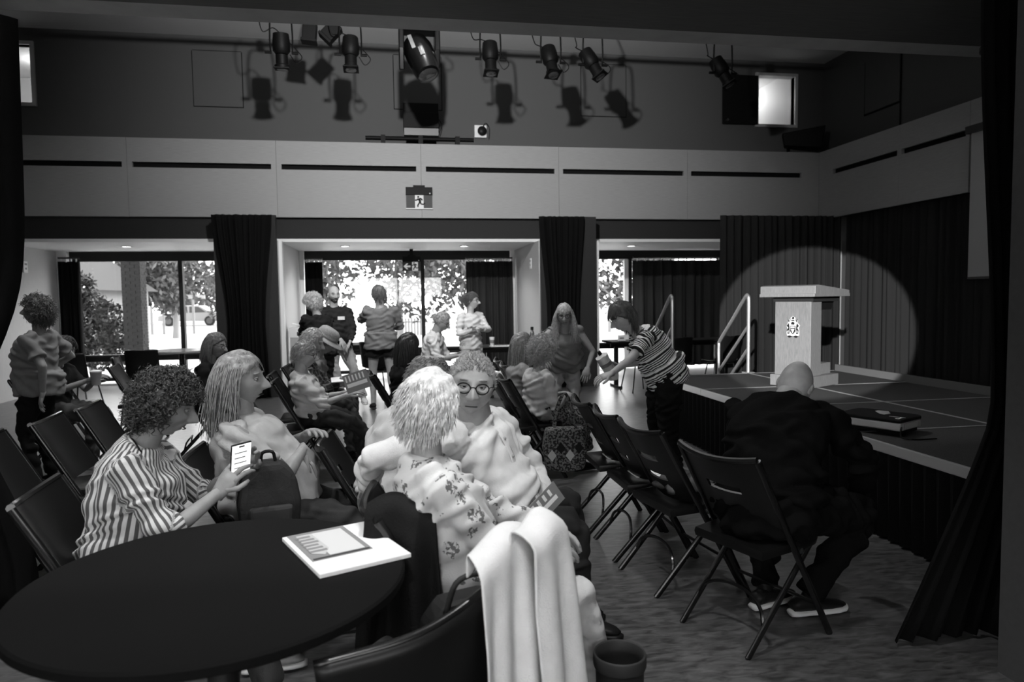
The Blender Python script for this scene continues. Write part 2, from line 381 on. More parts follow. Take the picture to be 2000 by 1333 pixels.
curtain('window_curtain', 'narrow dark curtain hanging at the left edge of the left window', (-5.68, 13.2), (-5.35, 13.18), .05, 2.17, CURT, 4, .04, seed=5, rings=4)
curtain('window_curtain', 'narrow dark curtain at the left edge of the centre window', (-1.6, 13.2), (-1.28, 13.18), .05, 2.14, CURT, 4, .04, seed=6, rings=4)
curtain('window_curtain', 'dark pleated curtain covering the right of the centre window', (1.33, 13.2), (2.22, 13.2), .05, 2.14, CURTG, 7, .05, seed=7, rings=8)
curtain('window_curtain', 'dark pleated curtain drawn across the right window bay', (4.62, 13.2), (6.5, 13.2), .05, 2.14, CURTG, 9, .06, seed=8, rings=11)
# near curtains that frame the opening
def profL(t): return 0, (1.0 - .12 * math.sin(PI * min(t / .75, 1) ** 1.3) if t < .62 else .9 + .23 * (t - .62) / .38)
curtain('side_curtain', 'black side curtain at the left edge of the opening', (-3.3, 3.55), (-1.62, 3.47), .02, ZF0 - .01, CURT, 9, .05, lambda t: (0, 1.0 - .13 * math.exp(-((t - .66) / .16) ** 2) - .03 * t), seed=9)
curtain('side_curtain', 'black tied side curtain flaring to the floor at the right edge', (2.28, 2.5), (2.78, 2.5), .02, ZF0 - .01, CURT, 8, .035,
        lambda t: ((.06 + .2 * math.sin(PI * min(t / .66, 1) / 2) ** 2) if t < .66 else .26 - .85 * ((t - .66) / .34) ** 1.1, 1.0), seed=10)
sbox('wall_pier_right', mat('pier_panel', .06, .6, var=.06, vscale=40), 2.235, 3.1, 1.7, 2.25, 0, ZF0 - .001)
# ------------------------------------------------------------------ materials of the things
CHBACK = mat('chair_plastic', .006, .38, spec=.35, bump=.03, bscale=300)
CHTUBE = mat('chair_tube', .007, .25, spec=.6)
CHROME = mat('chrome', .55, .2, metal=1.)
STEEL = mat('brushed_steel', .35, .35, metal=1.)
OAK = mat('lectern_oak', .16, .45, var=.22, vscale=26, stretch=(9, 9, .7), bump=.05, bscale=60)
CARPET = mat('stage_carpet', .05, .95, var=.5, vscale=260, bump=.3, bscale=300)
ALU = mat('aluminium_edge', .62, .35, metal=.6)
FIXB = mat('fixture_black', .003, .55, spec=.15)
BLKPL = mat('black_plastic', .009, .4)
BLKCL = mat('black_cloth', .004, .95, bump=.3, bscale=200)
PAPER = mat('white_paper', .8, .7)
INK = mat('print_dark', .05, .6)
INKM = mat('print_mid', .22, .6)
LAMIN = mat('table_laminate', .005, .75, spec=.08, bump=.02, bscale=400)
# ------------------------------------------------------------------ stage
st = thing('stage_platform', 'low black carpeted stage of square decks along the right wall', 'stage', (2.8, 2.95, 0))
SX = (0, 1.07, 2.13); SY = (0, 1.02, 2.08, 3.15, 4.28)
for i in range(2):
    for j in range(4):
        MB().box(SX[i] + .014, SX[i + 1] - .014, SY[j] + .012, SY[j + 1] - .012, .45, .57).build('deck', CARPET, st, bevel=.003)
e = MB()
for i in range(1, 2): e.box(SX[i] - .0135, SX[i] + .0135, 0, SY[-1], .5, .572)
for j in range(1, 5):
    for i in range(2): e.box(SX[i] + .014, SX[i + 1] - .014, SY[j] - .011, SY[j] + .011, .5, .572)
e.build('seam_strip', mat('deck_seam', .34, .4, metal=.3), st)
for j in range(4):
    MB().box(-.012, .012, SY[j] + .004, SY[j + 1] - .004, .515, .574).build('edge_strip', ALU, st, bevel=.003)
MB().box(2.13, 2.16, 0, SY[-1], .44, .64).build('back_board', mat('back_board', .11, .8), st)
MB().box(0.02, 2.13, .02, SY[-1] - .01, .3, .449).build('frame', BLKMET, st)
def pleats(x0, y0, x1, y1, n, amp, z0, z1):
    u = np.linspace(0, 1, n * 6); d = np.array([x1 - x0, y1 - y0]); L = np.linalg.norm(d); d /= L; nn = np.array([d[1], -d[0]])
    G = np.zeros((3, len(u), 3)); wv = np.abs((u * n) % 1 - .5) * 2
    for i, z in enumerate((z1, (z0 + z1) / 2, z0)):
        G[i, :, 0] = x0 + (x1 - x0) * u - nn[0] * 0 + nn[0] * wv * amp * (1 + .5 * i); G[i, :, 1] = y0 + (y1 - y0) * u + nn[1] * wv * amp * (1 + .5 * i); G[i, :, 2] = z
    return G
MB().sheet(pleats(-.02, SY[-1], -.02, 0, 46, -.022, .015, .515), .003).build('skirt', BLKCL, st)
MB().sheet(pleats(-.02, 0, 2.1, -.01, 22, .02, .015, .515), .003).build('skirt', BLKCL, st)
# steps at the far end with two handrails
sp = thing('stage_steps', 'black steps at the far end of the stage between handrails', 'steps', (2.98, 7.26, 0))
for k in range(2):
    MB().box(.03, .84, .04 + .3 * k, .34 + .3 * k, .36 - .18 * k, .40 - .18 * k).build('tread', CARPET, sp)
for x in (.0, .85): MB().prism([(.02, 0), (.66, 0), (.66, .16), (.35, .2), (.35, .36), (.02, .38)], -.015, .015, basis((0, 1, 0), (0, 0, 1)), (x, 0, 0)).build('stringer', BLKMET, sp)
for lab, x in (('grey tubular handrail at the left of the stage steps', 2.97), ('grey tubular handrail at the right of the stage steps, beside the lectern', 3.86)):
    hr = thing('handrail', lab, 'handrail', (x, 7.235, .003), 0, 'stage step handrails')
    RL = mat('rail_grey_steel', .42, .3, metal=.7)
    MB().tube(spline([(0, -.02, .572), (0, -.02, 1.0), (0, -.02, 1.36), (0, .0, 1.43), (0, .06, 1.41), (0, .35, 1.16), (0, .66, .9), (0, .70, .82), (0, .70, .5), (0, .70, .0)], 60), .02, 8).build('rail_tube', RL, hr, smooth=True)
    MB().tube([(0, -.02, 1.1), (0, .70, .52)], .016, 8).build('middle_bar', RL, hr, smooth=True)
    MB().tube([(0, -.02, .85), (0, .70, .24)], .016, 8).build('lower_bar', RL, hr, smooth=True)
    MB().box(-.05, .05, -.07, .03, .572, .585).build('foot_plate', RL, hr)
# ------------------------------------------------------------------ lectern
LZ = .574
le = thing('lectern', 'pale oak lectern with coat of arms on the stage', 'lectern', (3.80, 6.12, LZ), math.radians(-61))
MB().box(-.21, .21, -.16, .34, 0, .105).build('plinth', OAK, le, bevel=.004)
MB().box(-.15, .15, .02, .30, .105, .21).build('foot_block', OAK, le, bevel=.004)
MB().box(-.18, .18, -.13, .06, .105, .80).build('column', OAK, le, bevel=.003)
MB().prism([(-.10, .8), (.06, .70), (.30, .70), (.36, .80)], -.15, .15, basis((0, 1, 0), (0, 0, 1)), (0, 0, .02)).build('bracket', BLKPL, le)
MB().box(-.20, .20, -.13, .36, .80, .845).build('shelf', mat('lectern_dark', .02, .5), le)
t_ = MB(); t_.prism([(-.25, .845), (.41, .845), (.41, .875), (.40, .875), (.40, .905), (-.18, .955), (-.235, .945), (-.235, .875), (-.25, .875)], -.275, .275, basis((0, 1, 0), (0, 0, 1)))
t_.build('top', OAK, le, bevel=.004)
em = MB(); EY = -.131; FX = basis((1, 0, 0), (0, 0, 1))          # prism local (x, y) -> (x, z), extruded to +/-y
def emb(poly, h, m, nm, par): MB().prism([(x * .0058, y * .0058) for x, y in poly], 0, h, FX, (.005, EY, .55)).build(nm, m, par)
DARKE = mat('emblem_dark', .015, .5); LITE = mat('emblem_light', .55, .4)
base = MB().prism([(x * .0058, y * .0058) for x, y in [(-10, -12), (-6, -14), (0, -12), (6, -14), (11, -11), (11, -4), (10, 1), (12, 5), (8, 9), (8, 14), (4, 11), (4, 17), (0, 20), (-4, 17), (-4, 11), (-7, 15), (-9, 8), (-11, 4), (-9, -2), (-11, -6)]], 0, .003, FX, (.005, EY, .55)).build('emblem', LITE, le)
emb([(-4.5, 4), (4.5, 4), (4.5, -5), (0, -10), (-4.5, -5)], .006, DARKE, 'shield', base)
emb([(-3.4, 3), (3.4, 3), (3.4, .4), (-3.4, .4)], .008, LITE, 'shield_chief', base)
emb([(-3.2, -1), (3.2, -1), (0, -8)], .008, LITE, 'shield_field', base)
emb([(-3, 12), (3, 12), (2, 14), (-2, 14)], .007, DARKE, 'crown', base); emb([(-2, 15), (2.4, 15), (2, 18.5), (-.5, 19)], .007, DARKE, 'crest', base)
emb([(-2.5, 6), (2.5, 6), (3, 9), (0, 11), (-3, 9)], .007, DARKE, 'helm', base)
for sgn in (-1, 1):
    emb([(sgn * x, y) for x, y in [(6, -9), (9, -9), (10, -3), (7.5, 1), (10.5, 4), (7, 8.5), (6, 3), (5.6, -3)]][::sgn], .007, DARKE, 'supporter', base)
    emb([(sgn * x, y) for x, y in [(1, -13), (5, -11.5), (9.5, -12.5), (6, -15.5), (2.5, -14)]][::sgn], .007, DARKE, 'scroll', base)
    emb([(sgn * x, y) for x, y in [(5.5, 12), (8, 15), (7, 9.5)]][::sgn], .007, DARKE, 'plume', base)
    emb([(sgn * x, y) for x, y in [(7, -7), (8.4, -7), (8.6, -4), (7, -3)]][::sgn], .009, LITE, 'highlight', base)
# ------------------------------------------------------------------ projector on the stage edge
pj = thing('projector', 'black and silver video projector lying on the stage edge', 'projector', (3.03, 3.98, .574), math.radians(27))
MB().prism([(-.15, -.20), (.12, -.20), (.15, -.17), (.15, .20), (-.15, .20)], .035, .085, rotx(.0)).build('body', mat('projector_silver', .45, .4), pj, bevel=.008)
MB().prism([(-.152, -.202), (.12, -.202), (.152, -.17), (.152, .202), (-.152, .202)], .085, .105).build('top_cover', BLKPL, pj, bevel=.006)
MB().box(-.13, .09, -.19, .17, .015, .035).build('underside', BLKPL, pj)
for k in range(4): MB().box(.148, .154, -.14, .17, .042 + .011 * k, .046 + .011 * k).build('vent_slat', BLKPL, pj)
MB().box(-.11, .06, -.206, -.199, .045, .078).build('connector_panel', mat('panel_light', .6, .5), pj)
MB().prism([(-.02, -.04), (.0, .0), (.07, .06), (.11, .06), (.12, .0), (.04, -.05)], .1045, .107).build('glare_patch', mat('glare_button_grey', .4, .3), pj)  # glare on the cover, painted as a grey patch
MB().lathe([(.035, 0), (.035, .012), (.028, .014)], 20, (-.1, .205, .07), rotx(-PI / 2)).build('lens', BLKPL, pj)
MB().obox((-.06, -.12, .107), (.012, .06, .003)).build('button_strip', mat('glare_button_grey', .4, .3), pj)
def text(s, size, M4, m, par, name='lettering', ext=.001):
    c = bpy.data.curves.new(name, 'FONT'); c.body = s; c.size = size; c.extrude = ext; c.align_x = 'CENTER'; c.align_y = 'CENTER'
    t = bpy.data.objects.new(name + '_tmp', c); COL.objects.link(t)
    me = bpy.data.meshes.new_from_object(t.evaluated_get(bpy.context.evaluated_depsgraph_get())); bpy.data.objects.remove(t); bpy.data.curves.remove(c)
    me.transform(Matrix(M4)); o = link(name, me, m, par); me.materials.clear(); me.materials.append(m); return o
text('BenQ', .035, Matrix.Translation((-.08, -.165, .1062)), PAPER, pj)
MB().tube(spline([(-.14, -.2, .06), (-.19, -.22, .05), (-.20, -.23, .012), (-.17, -.30, .006), (-.05, -.36, .006)], 16), .005, 6).build('cable', BLKPL, pj, smooth=True)
# ------------------------------------------------------------------ folding chair
def folding_chair(label):
    c = thing('folding_chair', label, 'chair', (0, 0, 0), 0, 'black folding chairs')
    bt, ff = np.array((-.235, .80)), np.array((.215, .0)); d = norm(ff - bt); pn = np.array((d[1], -d[0]))     # along post / normal
    for s in (-1, 1):
        MB().tube([(bt[0], s * .215, bt[1]), (ff[0], s * .215, ff[1])], [(.010, .016)] * 2, 10, up=(1, 0, .5)).build('front_leg', CHTUBE, c, smooth=True)
        MB().tube([(.13, s * .185, .415), (-.25, s * .185, .0)], [(.010, .016)] * 2, 10, up=(1, 0, -.5)).build('rear_leg', CHTUBE, c, smooth=True)
    ny, rows = 15, []
    def bp(s, u):   # point of the back: s metres along the post from the top, u -1..1 across
        q = bt + d * s; b = .045 * (1 - u * u); q = q + np.array((-.86, -.5)) * b
        return (q[0], u * .213, q[1])
    S = np.array([.0, .03, .10, .135, .17, .215, .25, .285, .34, .40]); U = np.linspace(-1, 1, ny)
    G = np.array([[bp(s, u) for u in U] for s in S]); th = .010
    m = MB(); N = np.zeros_like(G); du = np.gradient(G, axis=1); dv = np.gradient(G, axis=0); N = np.cross(du, dv); N /= np.linalg.norm(N, axis=2, keepdims=True)
    A = G.reshape(-1, 3); B = (G - N * th).reshape(-1, 3); K = len(A); F = []; hole = {(i, j) for i in (2, 3, 5, 6) for j in range(4, 10)}
    hole = {(i, j) for i in (3, 6) for j in range(4, 10)}
    cells = [(i, j) for i in range(len(S) - 1) for j in range(ny - 1) if (i, j) not in hole]; cs = set(cells)
    for i, j in cells:
        q = (i * ny + j, i * ny + j + 1, (i + 1) * ny + j + 1, (i + 1) * ny + j); F.append(q); F.append(tuple(K + v for v in reversed(q)))
        for (a, b), nb in (((q[0], q[1]), (i - 1, j)), ((q[1], q[2]), (i, j + 1)), ((q[2], q[3]), (i + 1, j)), ((q[3], q[0]), (i, j - 1))):
            if nb not in cs: F.append((b, a, a + K, b + K))
    m.add(np.concatenate([A, B]), F); bk = m.build('backrest', CHBACK, c, smooth=True)
    MB().tube([bp(-.004, u) for u in U], .014, 8).build('top_roll', CHTUBE, bk, smooth=True)
    # seat with rounded front corners and a rolled lip
    m = MB(); n = 22; out = []
    for k in range(n + 1):
        a = -PI / 2 + PI * k / n; ca, sa = math.cos(a), math.sin(a)
        out.append((.02 + .2 * abs(ca) ** .55, .2 * np.sign(sa) * abs(sa) ** .55))
    out = [(-.17, -.185)] + out + [(-.17, .185)]
    C0 = np.array((.02, 0.)); rings = []
    for f, z in ((1.0, .395), (1.02, .415), (1.0, .432), (.92, .436), (.6, .428), (.25, .424)):
        rings.append([((C0[0] + (x - C0[0]) * f), y * f, z - (.012 if x < -.1 else 0)) for x, y in out])
    k = len(out); F = []
    for i in range(len(rings) - 1):
        for j in range(k): F.append((i * k + j, i * k + (j + 1) % k, (i + 1) * k + (j + 1) % k, (i + 1) * k + j))
    F.append(tuple((len(rings) - 1) * k + j for j in range(k))); F.append(tuple(range(k - 1, -1, -1)))
    m.add(np.array(rings).reshape(-1, 3), F); m.build('seat', CHBACK, c, smooth=True)
    MB().tube(spline([(-.155, -.18, .10), (-.14, -.15, .17), (-.12, -.06, .205), (-.12, .06, .205), (-.14, .15, .17), (-.155, .18, .10)], 22), .008, 6).build('rear_brace', CHTUBE, c, smooth=True)
    MB().tube([(.13, -.21, .15), (.13, .21, .15)], .008, 6).build('front_brace', CHTUBE, c, smooth=True)
    for s in (-1, 1): MB().tube([(.02, s * .20, .40), (.02, s * .222, .40)], .012, 8).build('pivot', STEEL, c)
    return c
FC = [  # back-top x, y, rotation in degrees, label
    (1.30, 2.69, 20, 'nearest folding chair of the front row, the bent-over man sits on it'),
    (1.19, 3.31, 9, 'empty folding chair next to the nearest one in the front row, cloth on its seat'),
    (1.16, 3.78, 0, 'empty folding chair in the front row, third from the near end'),
    (1.145, 4.24, -2, 'folding chair in the front row the striped woman rests her hand on'),
    (.98, 5.66, 2, 'folding chair under the curly-haired woman in the pale sweater'),
    (1.03, 6.24, 0, 'folding chair under the woman with long straight hair'),
    (1.05, 6.72, 0, 'empty folding chair beyond the straight-haired woman, second from the row end'),
    (1.06, 7.21, 0, 'empty folding chair at the far end of the front row'),
    (.03, 2.24, 3, 'folding chair under the white-haired woman in the floral blouse'),
    (.12, 2.84, -8, 'folding chair under the man in the white shirt'),
    (-.14, 6.3, 8, 'folding chair under the black-haired woman seen from behind'),
    (-.12, 3.42, 0, 'folding chair under the balding man behind the white hair'),
    (-1.08, 2.62, 6, 'folding chair under the curly-haired woman in the striped shirt'),
    (-.98, 3.22, 3, 'folding chair under the person with glasses pushed up in long hair'),
    (-.97, 5.62, 6, 'folding chair under the man in the pale shirt reading a leaflet'),
    (-.93, 6.2, 4, 'folding chair under the bearded man in the plaid shirt'),
    (-.9, 6.8, 0, 'folding chair under the person in the straw hat'),
    (-1.99, 3.74, 4, 'empty folding chair cut by the left curtain'),
    (-1.95, 4.29, 4, 'empty folding chair in the left row, second from the curtain'),
    (-1.93, 4.79, 4, 'empty folding chair in the left row, third from the curtain'),
    (-2.86, 7.72, 8, 'empty folding chair beyond the left row, seen side on before the windows'),
    (-1.9, 6.75, 6, 'folding chair under the long-haired woman in black before the left window'),
    (-3.12, 6.75, 4, 'folding chair under the dark-haired person behind the standing woman'),
    (-3.5, 7.75, 8, 'folding chair partly hidden behind the seated dark-haired person'),
]
fc0 = None; SEAT = []; CHAIRS = []
for bx, by, rz, lab in FC:
    a = math.radians(rz); ox, oy = bx + .235 * math.cos(a), by + .235 * math.sin(a)
    SEAT.append((ox, oy, a))
    if fc0 is None:
        fc0 = folding_chair(lab); fc0.location = (ox, oy, 0); fc0.rotation_euler = (0, 0, a); CHAIRS.append(fc0)
    else: CHAIRS.append(dup(fc0, (ox, oy, 0), a, lab))
# ------------------------------------------------------------------ moulded shell chairs
def shell_chair(label):
    c = thing('shell_chair', label, 'chair', (0, 0, 0), 0, 'moulded shell chairs')
    prof = spline([(.22, .415), (.19, .435), (.05, .425), (-.12, .43), (-.18, .47), (-.205, .56), (-.225, .68), (-.255, .80), (-.265, .83)], 26)
    G = []
    for i, (x, z) in enumerate(prof):
        t = i / 25; w_ = .215 - .02 * t - (.02 if t < .1 else 0) - (.05 if t > .96 else 0); row = []
        for u in np.linspace(-1, 1, 13):
            lift = .035 * abs(u) ** 3 * (1 - abs(2 * t - 1) * .4); fx = .05 * abs(u) ** 2.5 if t > .42 else 0
            row.append((x + fx, u * w_, z + (lift if t < .5 else 0)))
        G.append(row)
    MB().sheet(np.array(G), .008).build('shell', CHBACK, c, smooth=2)
    for sx, sy in ((.15, 1), (.15, -1), (-.13, 1), (-.13, -1)):
        MB().tube([(sx, sy * .13, .415), (sx * 1.35, sy * .2, 0)], .010, 8).build('leg', CHTUBE, c, smooth=True)
    MB().box(-.14, .16, -.14, .14, .402, .414).build('seat_bracket', CHTUBE, c)
    return c
SH = [(-2.93, 8.62, 10, 'moulded shell chair standing turned side on beyond the folding chairs'),
      (-3.3, 10.0, 95, 'moulded shell chair with its back to us at the left round table'),
      (-3.95, 9.6, 80, 'moulded shell chair behind the dark-haired person by left window'),
      (3.62, 10.1, 100, 'moulded shell chair at the right bay table behind the striped woman'),
      (4.15, 9.95, 80, 'moulded shell chair behind the left handrail at the right bay table'),
      (4.9, 10.0, 100, 'moulded shell chair between the handrails at the right bay table'),
      (-.25, 10.55, 60, 'moulded shell chair beside the window table behind the standing group'),
      (.50, 8.66, -15, 'moulded shell chair under the old man in glasses'),
      ]
sc0 = None
for x, y, a, lab in SH:
    if sc0 is None: sc0 = shell_chair(lab); sc0.location = (x, y, 0); sc0.rotation_euler = (0, 0, math.radians(a))
    else: dup(sc0, (x, y, 0), math.radians(a), lab)
# ------------------------------------------------------------------ tables
def round_table(label, x, y, r, m=LAMIN, h=.74, edge=.03):
    t = thing('round_table', label, 'table', (x, y, 0))
    MB().lathe([(r - .008, h - edge), (r, h - edge + .006), (r, h - .006), (r - .006, h)], 96).build('tabletop', m, t, smooth=True)
    MB().lathe([(.04, .03), (.04, h - edge)], 16).build('column', BLKMET, t, smooth=True)
    MB().lathe([(.14, h - edge - .02), (.14, h - edge)], 16).build('top_plate', BLKMET, t)
    for k in range(4):
        a = PI / 4 + k * PI / 2; M = rotz(a)
        MB().tube([M @ np.array((.02, 0, .05)), M @ np.array((r * .72, 0, .02))], [(.025, .03), (.02, .018)], 8, up=(0, 0, 1)).build('foot', BLKMET, t)
    return t
round_table('large black round table in the near left foreground', -.465, 1.875, .475)
round_table('round table with pale top before the left window', -3.13, 11.0, .42, mat('pale_laminate', .35, .12, spec=.8))
def rect_table(label, x0, x1, y0, y1, h=.74, legs='T'):
    t = thing('rectangular_table', label, 'table', ((x0 + x1) / 2, (y0 + y1) / 2, 0)); w_, d = (x1 - x0) / 2, (y1 - y0) / 2
    MB().box(-w_, w_, -d, d, h - .03, h).build('tabletop', LAMIN, t, bevel=.004)
    MB().box(-w_ + .06, w_ - .06, -.02, .02, h - .1, h - .031).build('rail', BLKMET, t)
    for s in (-1, 1):
        MB().box(s * (w_ - .15) - .03, s * (w_ - .15) + .03, -.03, .03, .04, h - .031).build('leg', BLKMET, t)
        MB().box(s * (w_ - .15) - .03, s * (w_ - .15) + .03, -d + .05, d - .05, 0, .04).build('foot', BLKMET, t)
    return t
rect_table('dark table behind the standing man with clasped hands', -1.15, .35, 11.15, 11.85)
rect_table('dark table behind the ponytailed woman, bottle standing on it', 1.2, 2.15, 9.9, 10.6)
rect_table('dark table in the right bay behind the handrail', 3.3, 5.3, 10.4, 11.1 - .15)
# things on the far tables
def bottle(label, x, y, z):
    b = thing('bottle', label, 'bottle', (x, y, z))
    MB().lathe([(.032, 0), (.035, .01), (.035, .17), (.022, .2), (.018, .215)], 16).build('body', mat('bottle_metal', .12, .25, metal=.6), b, smooth=True)
    MB().lathe([(.024, .216), (.024, .26), (.02, .265)], 16).build('cap', BLKPL, b, smooth=True)
    return b
p = atZ(1003, 668, .74); bottle('tall dark drinking bottle on the table by the centre pier', 2.02, 10.3, .742)
cup = thing('paper_cup', 'paper cup with dark sleeve beside the ponytailed woman', 'cup', (1.42, 10.35, .742))
MB().lathe([(.028, 0), (.04, .12)], 16).build('body', PAPER, cup, smooth=True); MB().lathe([(.0325, .03), (.0375, .08)], 16).build('sleeve', INKM, cup, smooth=True)
lf = thing('leaflet_pile', 'thin pile of leaflets on the table edge by the ponytailed woman', 'leaflets', (1.5, 10.05, .742), .06)
for k in range(3): MB().box(-.15 + .01 * k, .15 + .01 * k, -.1, .1, .004 * k, .004 * k + .0035).build('leaflet', PAPER, lf)
for k in range(6): MB().box(-.1 + .035 * k, -.08 + .035 * k, -.06, .05, .0118, .0122).build('print_bar', INK, lf)
cs = thing('table_card', 'small name card standing on the right bay table', 'card', (3.52, 10.6, .742))
MB().box(-.06, .06, -.003, .003, 0, .09).build('card', PAPER, cs); MB().box(-.035, .035, -.005, -.0035, .03, .055).build('print', INKM, cs)
# leaflet board on the near table
bs = basis((.36 * .8, .13, 0), (-.1, .3, 0))
cc = (atZ(548, 1052, .745) + atZ(713, 1024, .745) + atZ(806, 1088, .745) + atZ(625, 1130, .745)) / 4
ax = norm(atZ(806, 1088, .745) - atZ(713, 1024, .745)); 
nb = thing('notepad', 'white pad with printed flyer lying on the near round table', 'notepad', (cc[0], cc[1], .7405), math.atan2(ax[1], ax[0]))
# local x runs away from the window side (long side), y across
MB().box(-.17, .17, -.128, .128, 0, .012).build('pad', PAPER, nb, bevel=.002)
MB().box(-.166, .075, -.115, .055, .012, .0135).build('flyer', INKM, nb)
MB().box(-.145, .055, -.06, .04, .0137, .0142).build('picture', mat('flyer_pale', .62, .5), nb)
fl = MB().prism([(-.145, -.115 + .02), (.02, -.1), (.045, -.07), (.0, -.045), (-.145, -.05)], .0143, .0146).build('picture_shape', mat('flyer_pale2', .5, .5), nb)
for k in range(6): MB().box(-.13 + .026 * k, -.115 + .026 * k, -.103, -.06 + .004 * ((k * 7) % 3), .0147, .015).build('text_line', INKM, nb)
MB().box(.06, .072, -.11, .05, .0137, .0142).build('border', INK, nb)
# ------------------------------------------------------------------ stage lights on the bar over the hall
bar = thing('lighting_bar', 'black pipe above the hall that carries the stage lights', 'pipe', (0, 9.2, 5.08))
MB().tube([(-5.5, 0, 0), (6.6, 0, 0)], .025, 10).build('pipe', BLKMET, bar, smooth=True)
for x in (-4.5, -.9, 2.7, 6.0): MB().tube([(x, 0, .02), (x, 0, ZC - 5.08)], .012, 6).build('hanger', BLKMET, bar)
def cable(pts, r=.007): return MB().tube(spline(pts, 24), r, 5)
def spotlight(label, px, py, pan, tilt, ln=.36, first=[None]):
    p = atY(px, py, 9.2); c = thing('stage_spotlight', label, 'spotlight', (p[0], 9.2, 5.08), 0, 'stage lights on the bar')
    dz = p[2] - 5.08; M = rotz(pan) @ rotx(tilt)
    MB().tube(spline([(-.13, 0, dz + .02), (-.135, 0, dz + .2), (-.11, 0, -.09), (0, 0, -.07), (.11, 0, -.09), (.135, 0, dz + .2), (.13, 0, dz + .02)], 30), .011, 6).build('yoke', FIXB, c, smooth=True)
    MB().box(-.03, .03, -.035, .035, -.075, .04).build('clamp', FIXB, c)
    L = np.array((0, 0, dz))
    MB().lathe([(.05, .23), (.095, .22), (.105, .12), (.105, .02), (.075, -.02)], 18, L, M).build('housing', FIXB, c, smooth=True)
    b = MB().lathe([(.075, -.03), (.075, -.14), (.092, -.15), (.092, -.2), (.08, -.205)], 18, L, M).build('lens_tube', FIXB, c, smooth=True)
    MB().lathe([(.078, -.2), (.05, -.212)], 18, L, M).build('lens', mat('lens_glass', .04, .05, spec=1.), b, smooth=True)
    MB().obox(L + M @ np.array((0, 0, -.19)), (.19, .19, .012), M).build('colour_frame', FIXB, c)
    for s in (-1, 1): MB().tube([L + np.array((s * .12, 0, 0)), L + np.array((s * .2, 0, 0))], .018, 8).build('knob', FIXB, c)
    cable([L + M @ np.array((0, 0, .22)), L + M @ np.array((-.1, .05, .3)), (-.22, 0, dz + .25), (-.26, 0, -.1), (-.2, 0, .05)]).build('cable', FIXB, c)
    cable([L + M @ np.array((.02, 0, .2)), (.2, .02, dz + .02), (.24, 0, dz - .06), (.17, 0, dz - .12), (.1, 0, dz - .02)], .006).build('safety_cable', FIXB, c)
    return c
spotlight('stage light far left on the bar, pointing straight down', 550, 103, 0, .1)
spotlight('stage light on the bar left of the large moving head', 685, 107, 0, -.15)
spotlight('stage light on the bar right of the large moving head', 958, 116, 0, -.2)
spotlight('stage light on the bar, third from the right, tilted', 1076, 122, .2, -.4)
spotlight('stage light on the bar, second from the right, tilted towards the stage', 1158, 127, .9, -.55)
spotlight('stage light at the far right of the bar beside the booth window', 1412, 143, .9, -.5)
for lab, px, tl in (('small black flood lamp behind the far left stage light', 605, .1), ('small tilted flood lamp beside the second stage light', 648, .75)):
    p = atY(px, 62, 9.4); c = thing('flood_lamp', lab, 'lamp', (p[0], 9.2, 5.08)); M = roty(tl)
    L = np.array((0, .2, p[2] - 5.08)); MB().obox(L, (.17, .16, .22), M).build('housing', FIXB, c, bevel=.01)
    MB().obox(L + M @ np.array((0, 0, -.125)), (.19, .18, .03), M).build('bezel', FIXB, c); MB().tube([(0, 0, 0), (0, .2, .02), L + np.array((0, 0, .1))], .012, 6).build('arm', FIXB, c)
mh = thing('moving_head_light', 'large glossy black moving head light hanging in the middle', 'spotlight', (atY(818, 60, 9.2)[0], 9.2, 4.99))
GLOSS = mat('gloss_black', .003, .25, spec=.3)
MB().box(-.24, .24, -.17, .17, -.15, -.03).build('base', FIXB, mh, bevel=.02); MB().box(-.04, .04, -.04, .04, -.03, .12).build('clamp', BLKMET, mh)
MB().box(-.17, .17, -.171, -.168, -.12, -.07).build('display', mat('display_grey', .3, .3), mh)
for s, zb in ((-1, -.62), (1, -.58)): MB().prism([(-.14, -.13), (.14, -.13), (.15, -.35), (.1, zb), (-.06, zb - .03), (-.14, -.4)], -.035, .035, basis((0, 1, 0), (0, 0, 1)), (s * .225, 0, 0)).build('yoke_arm', GLOSS, mh, bevel=.015)
Mh = roty(-.32) @ rotx(-.35); L = np.array((.0, -.02, -.42))
MB().lathe([(.07, .2), (.15, .17), (.185, .05), (.185, -.08), (.165, -.25), (.15, -.33), (.13, -.34)], 28, L, Mh, 1, 1.1).build('head', GLOSS, mh, smooth=True)
MB().lathe([(.135, -.335), (.1, -.35)], 24, L, Mh).build('lens', mat('lens_glass', .04, .05, spec=1.), mh, smooth=True)
for k in range(5): MB().obox(L + Mh @ np.array((-.02 + .012 * k, -.2, -.12)), (.006, .01, .12), Mh).build('vent_rib', mat('vent_grey', .15, .3), mh)
MB().obox(L + Mh @ np.array((-.07, -.19, .05)), (.05, .015, .2), Mh).build('reflector_stripe', mat('stripe_grey', .2, .3), mh, bevel=.004)
cable([(.2, 0, -.08), (.32, 0, -.1), (.34, 0, -.02), (.26, 0, .04)]).build('cable', BLKPL, mh)
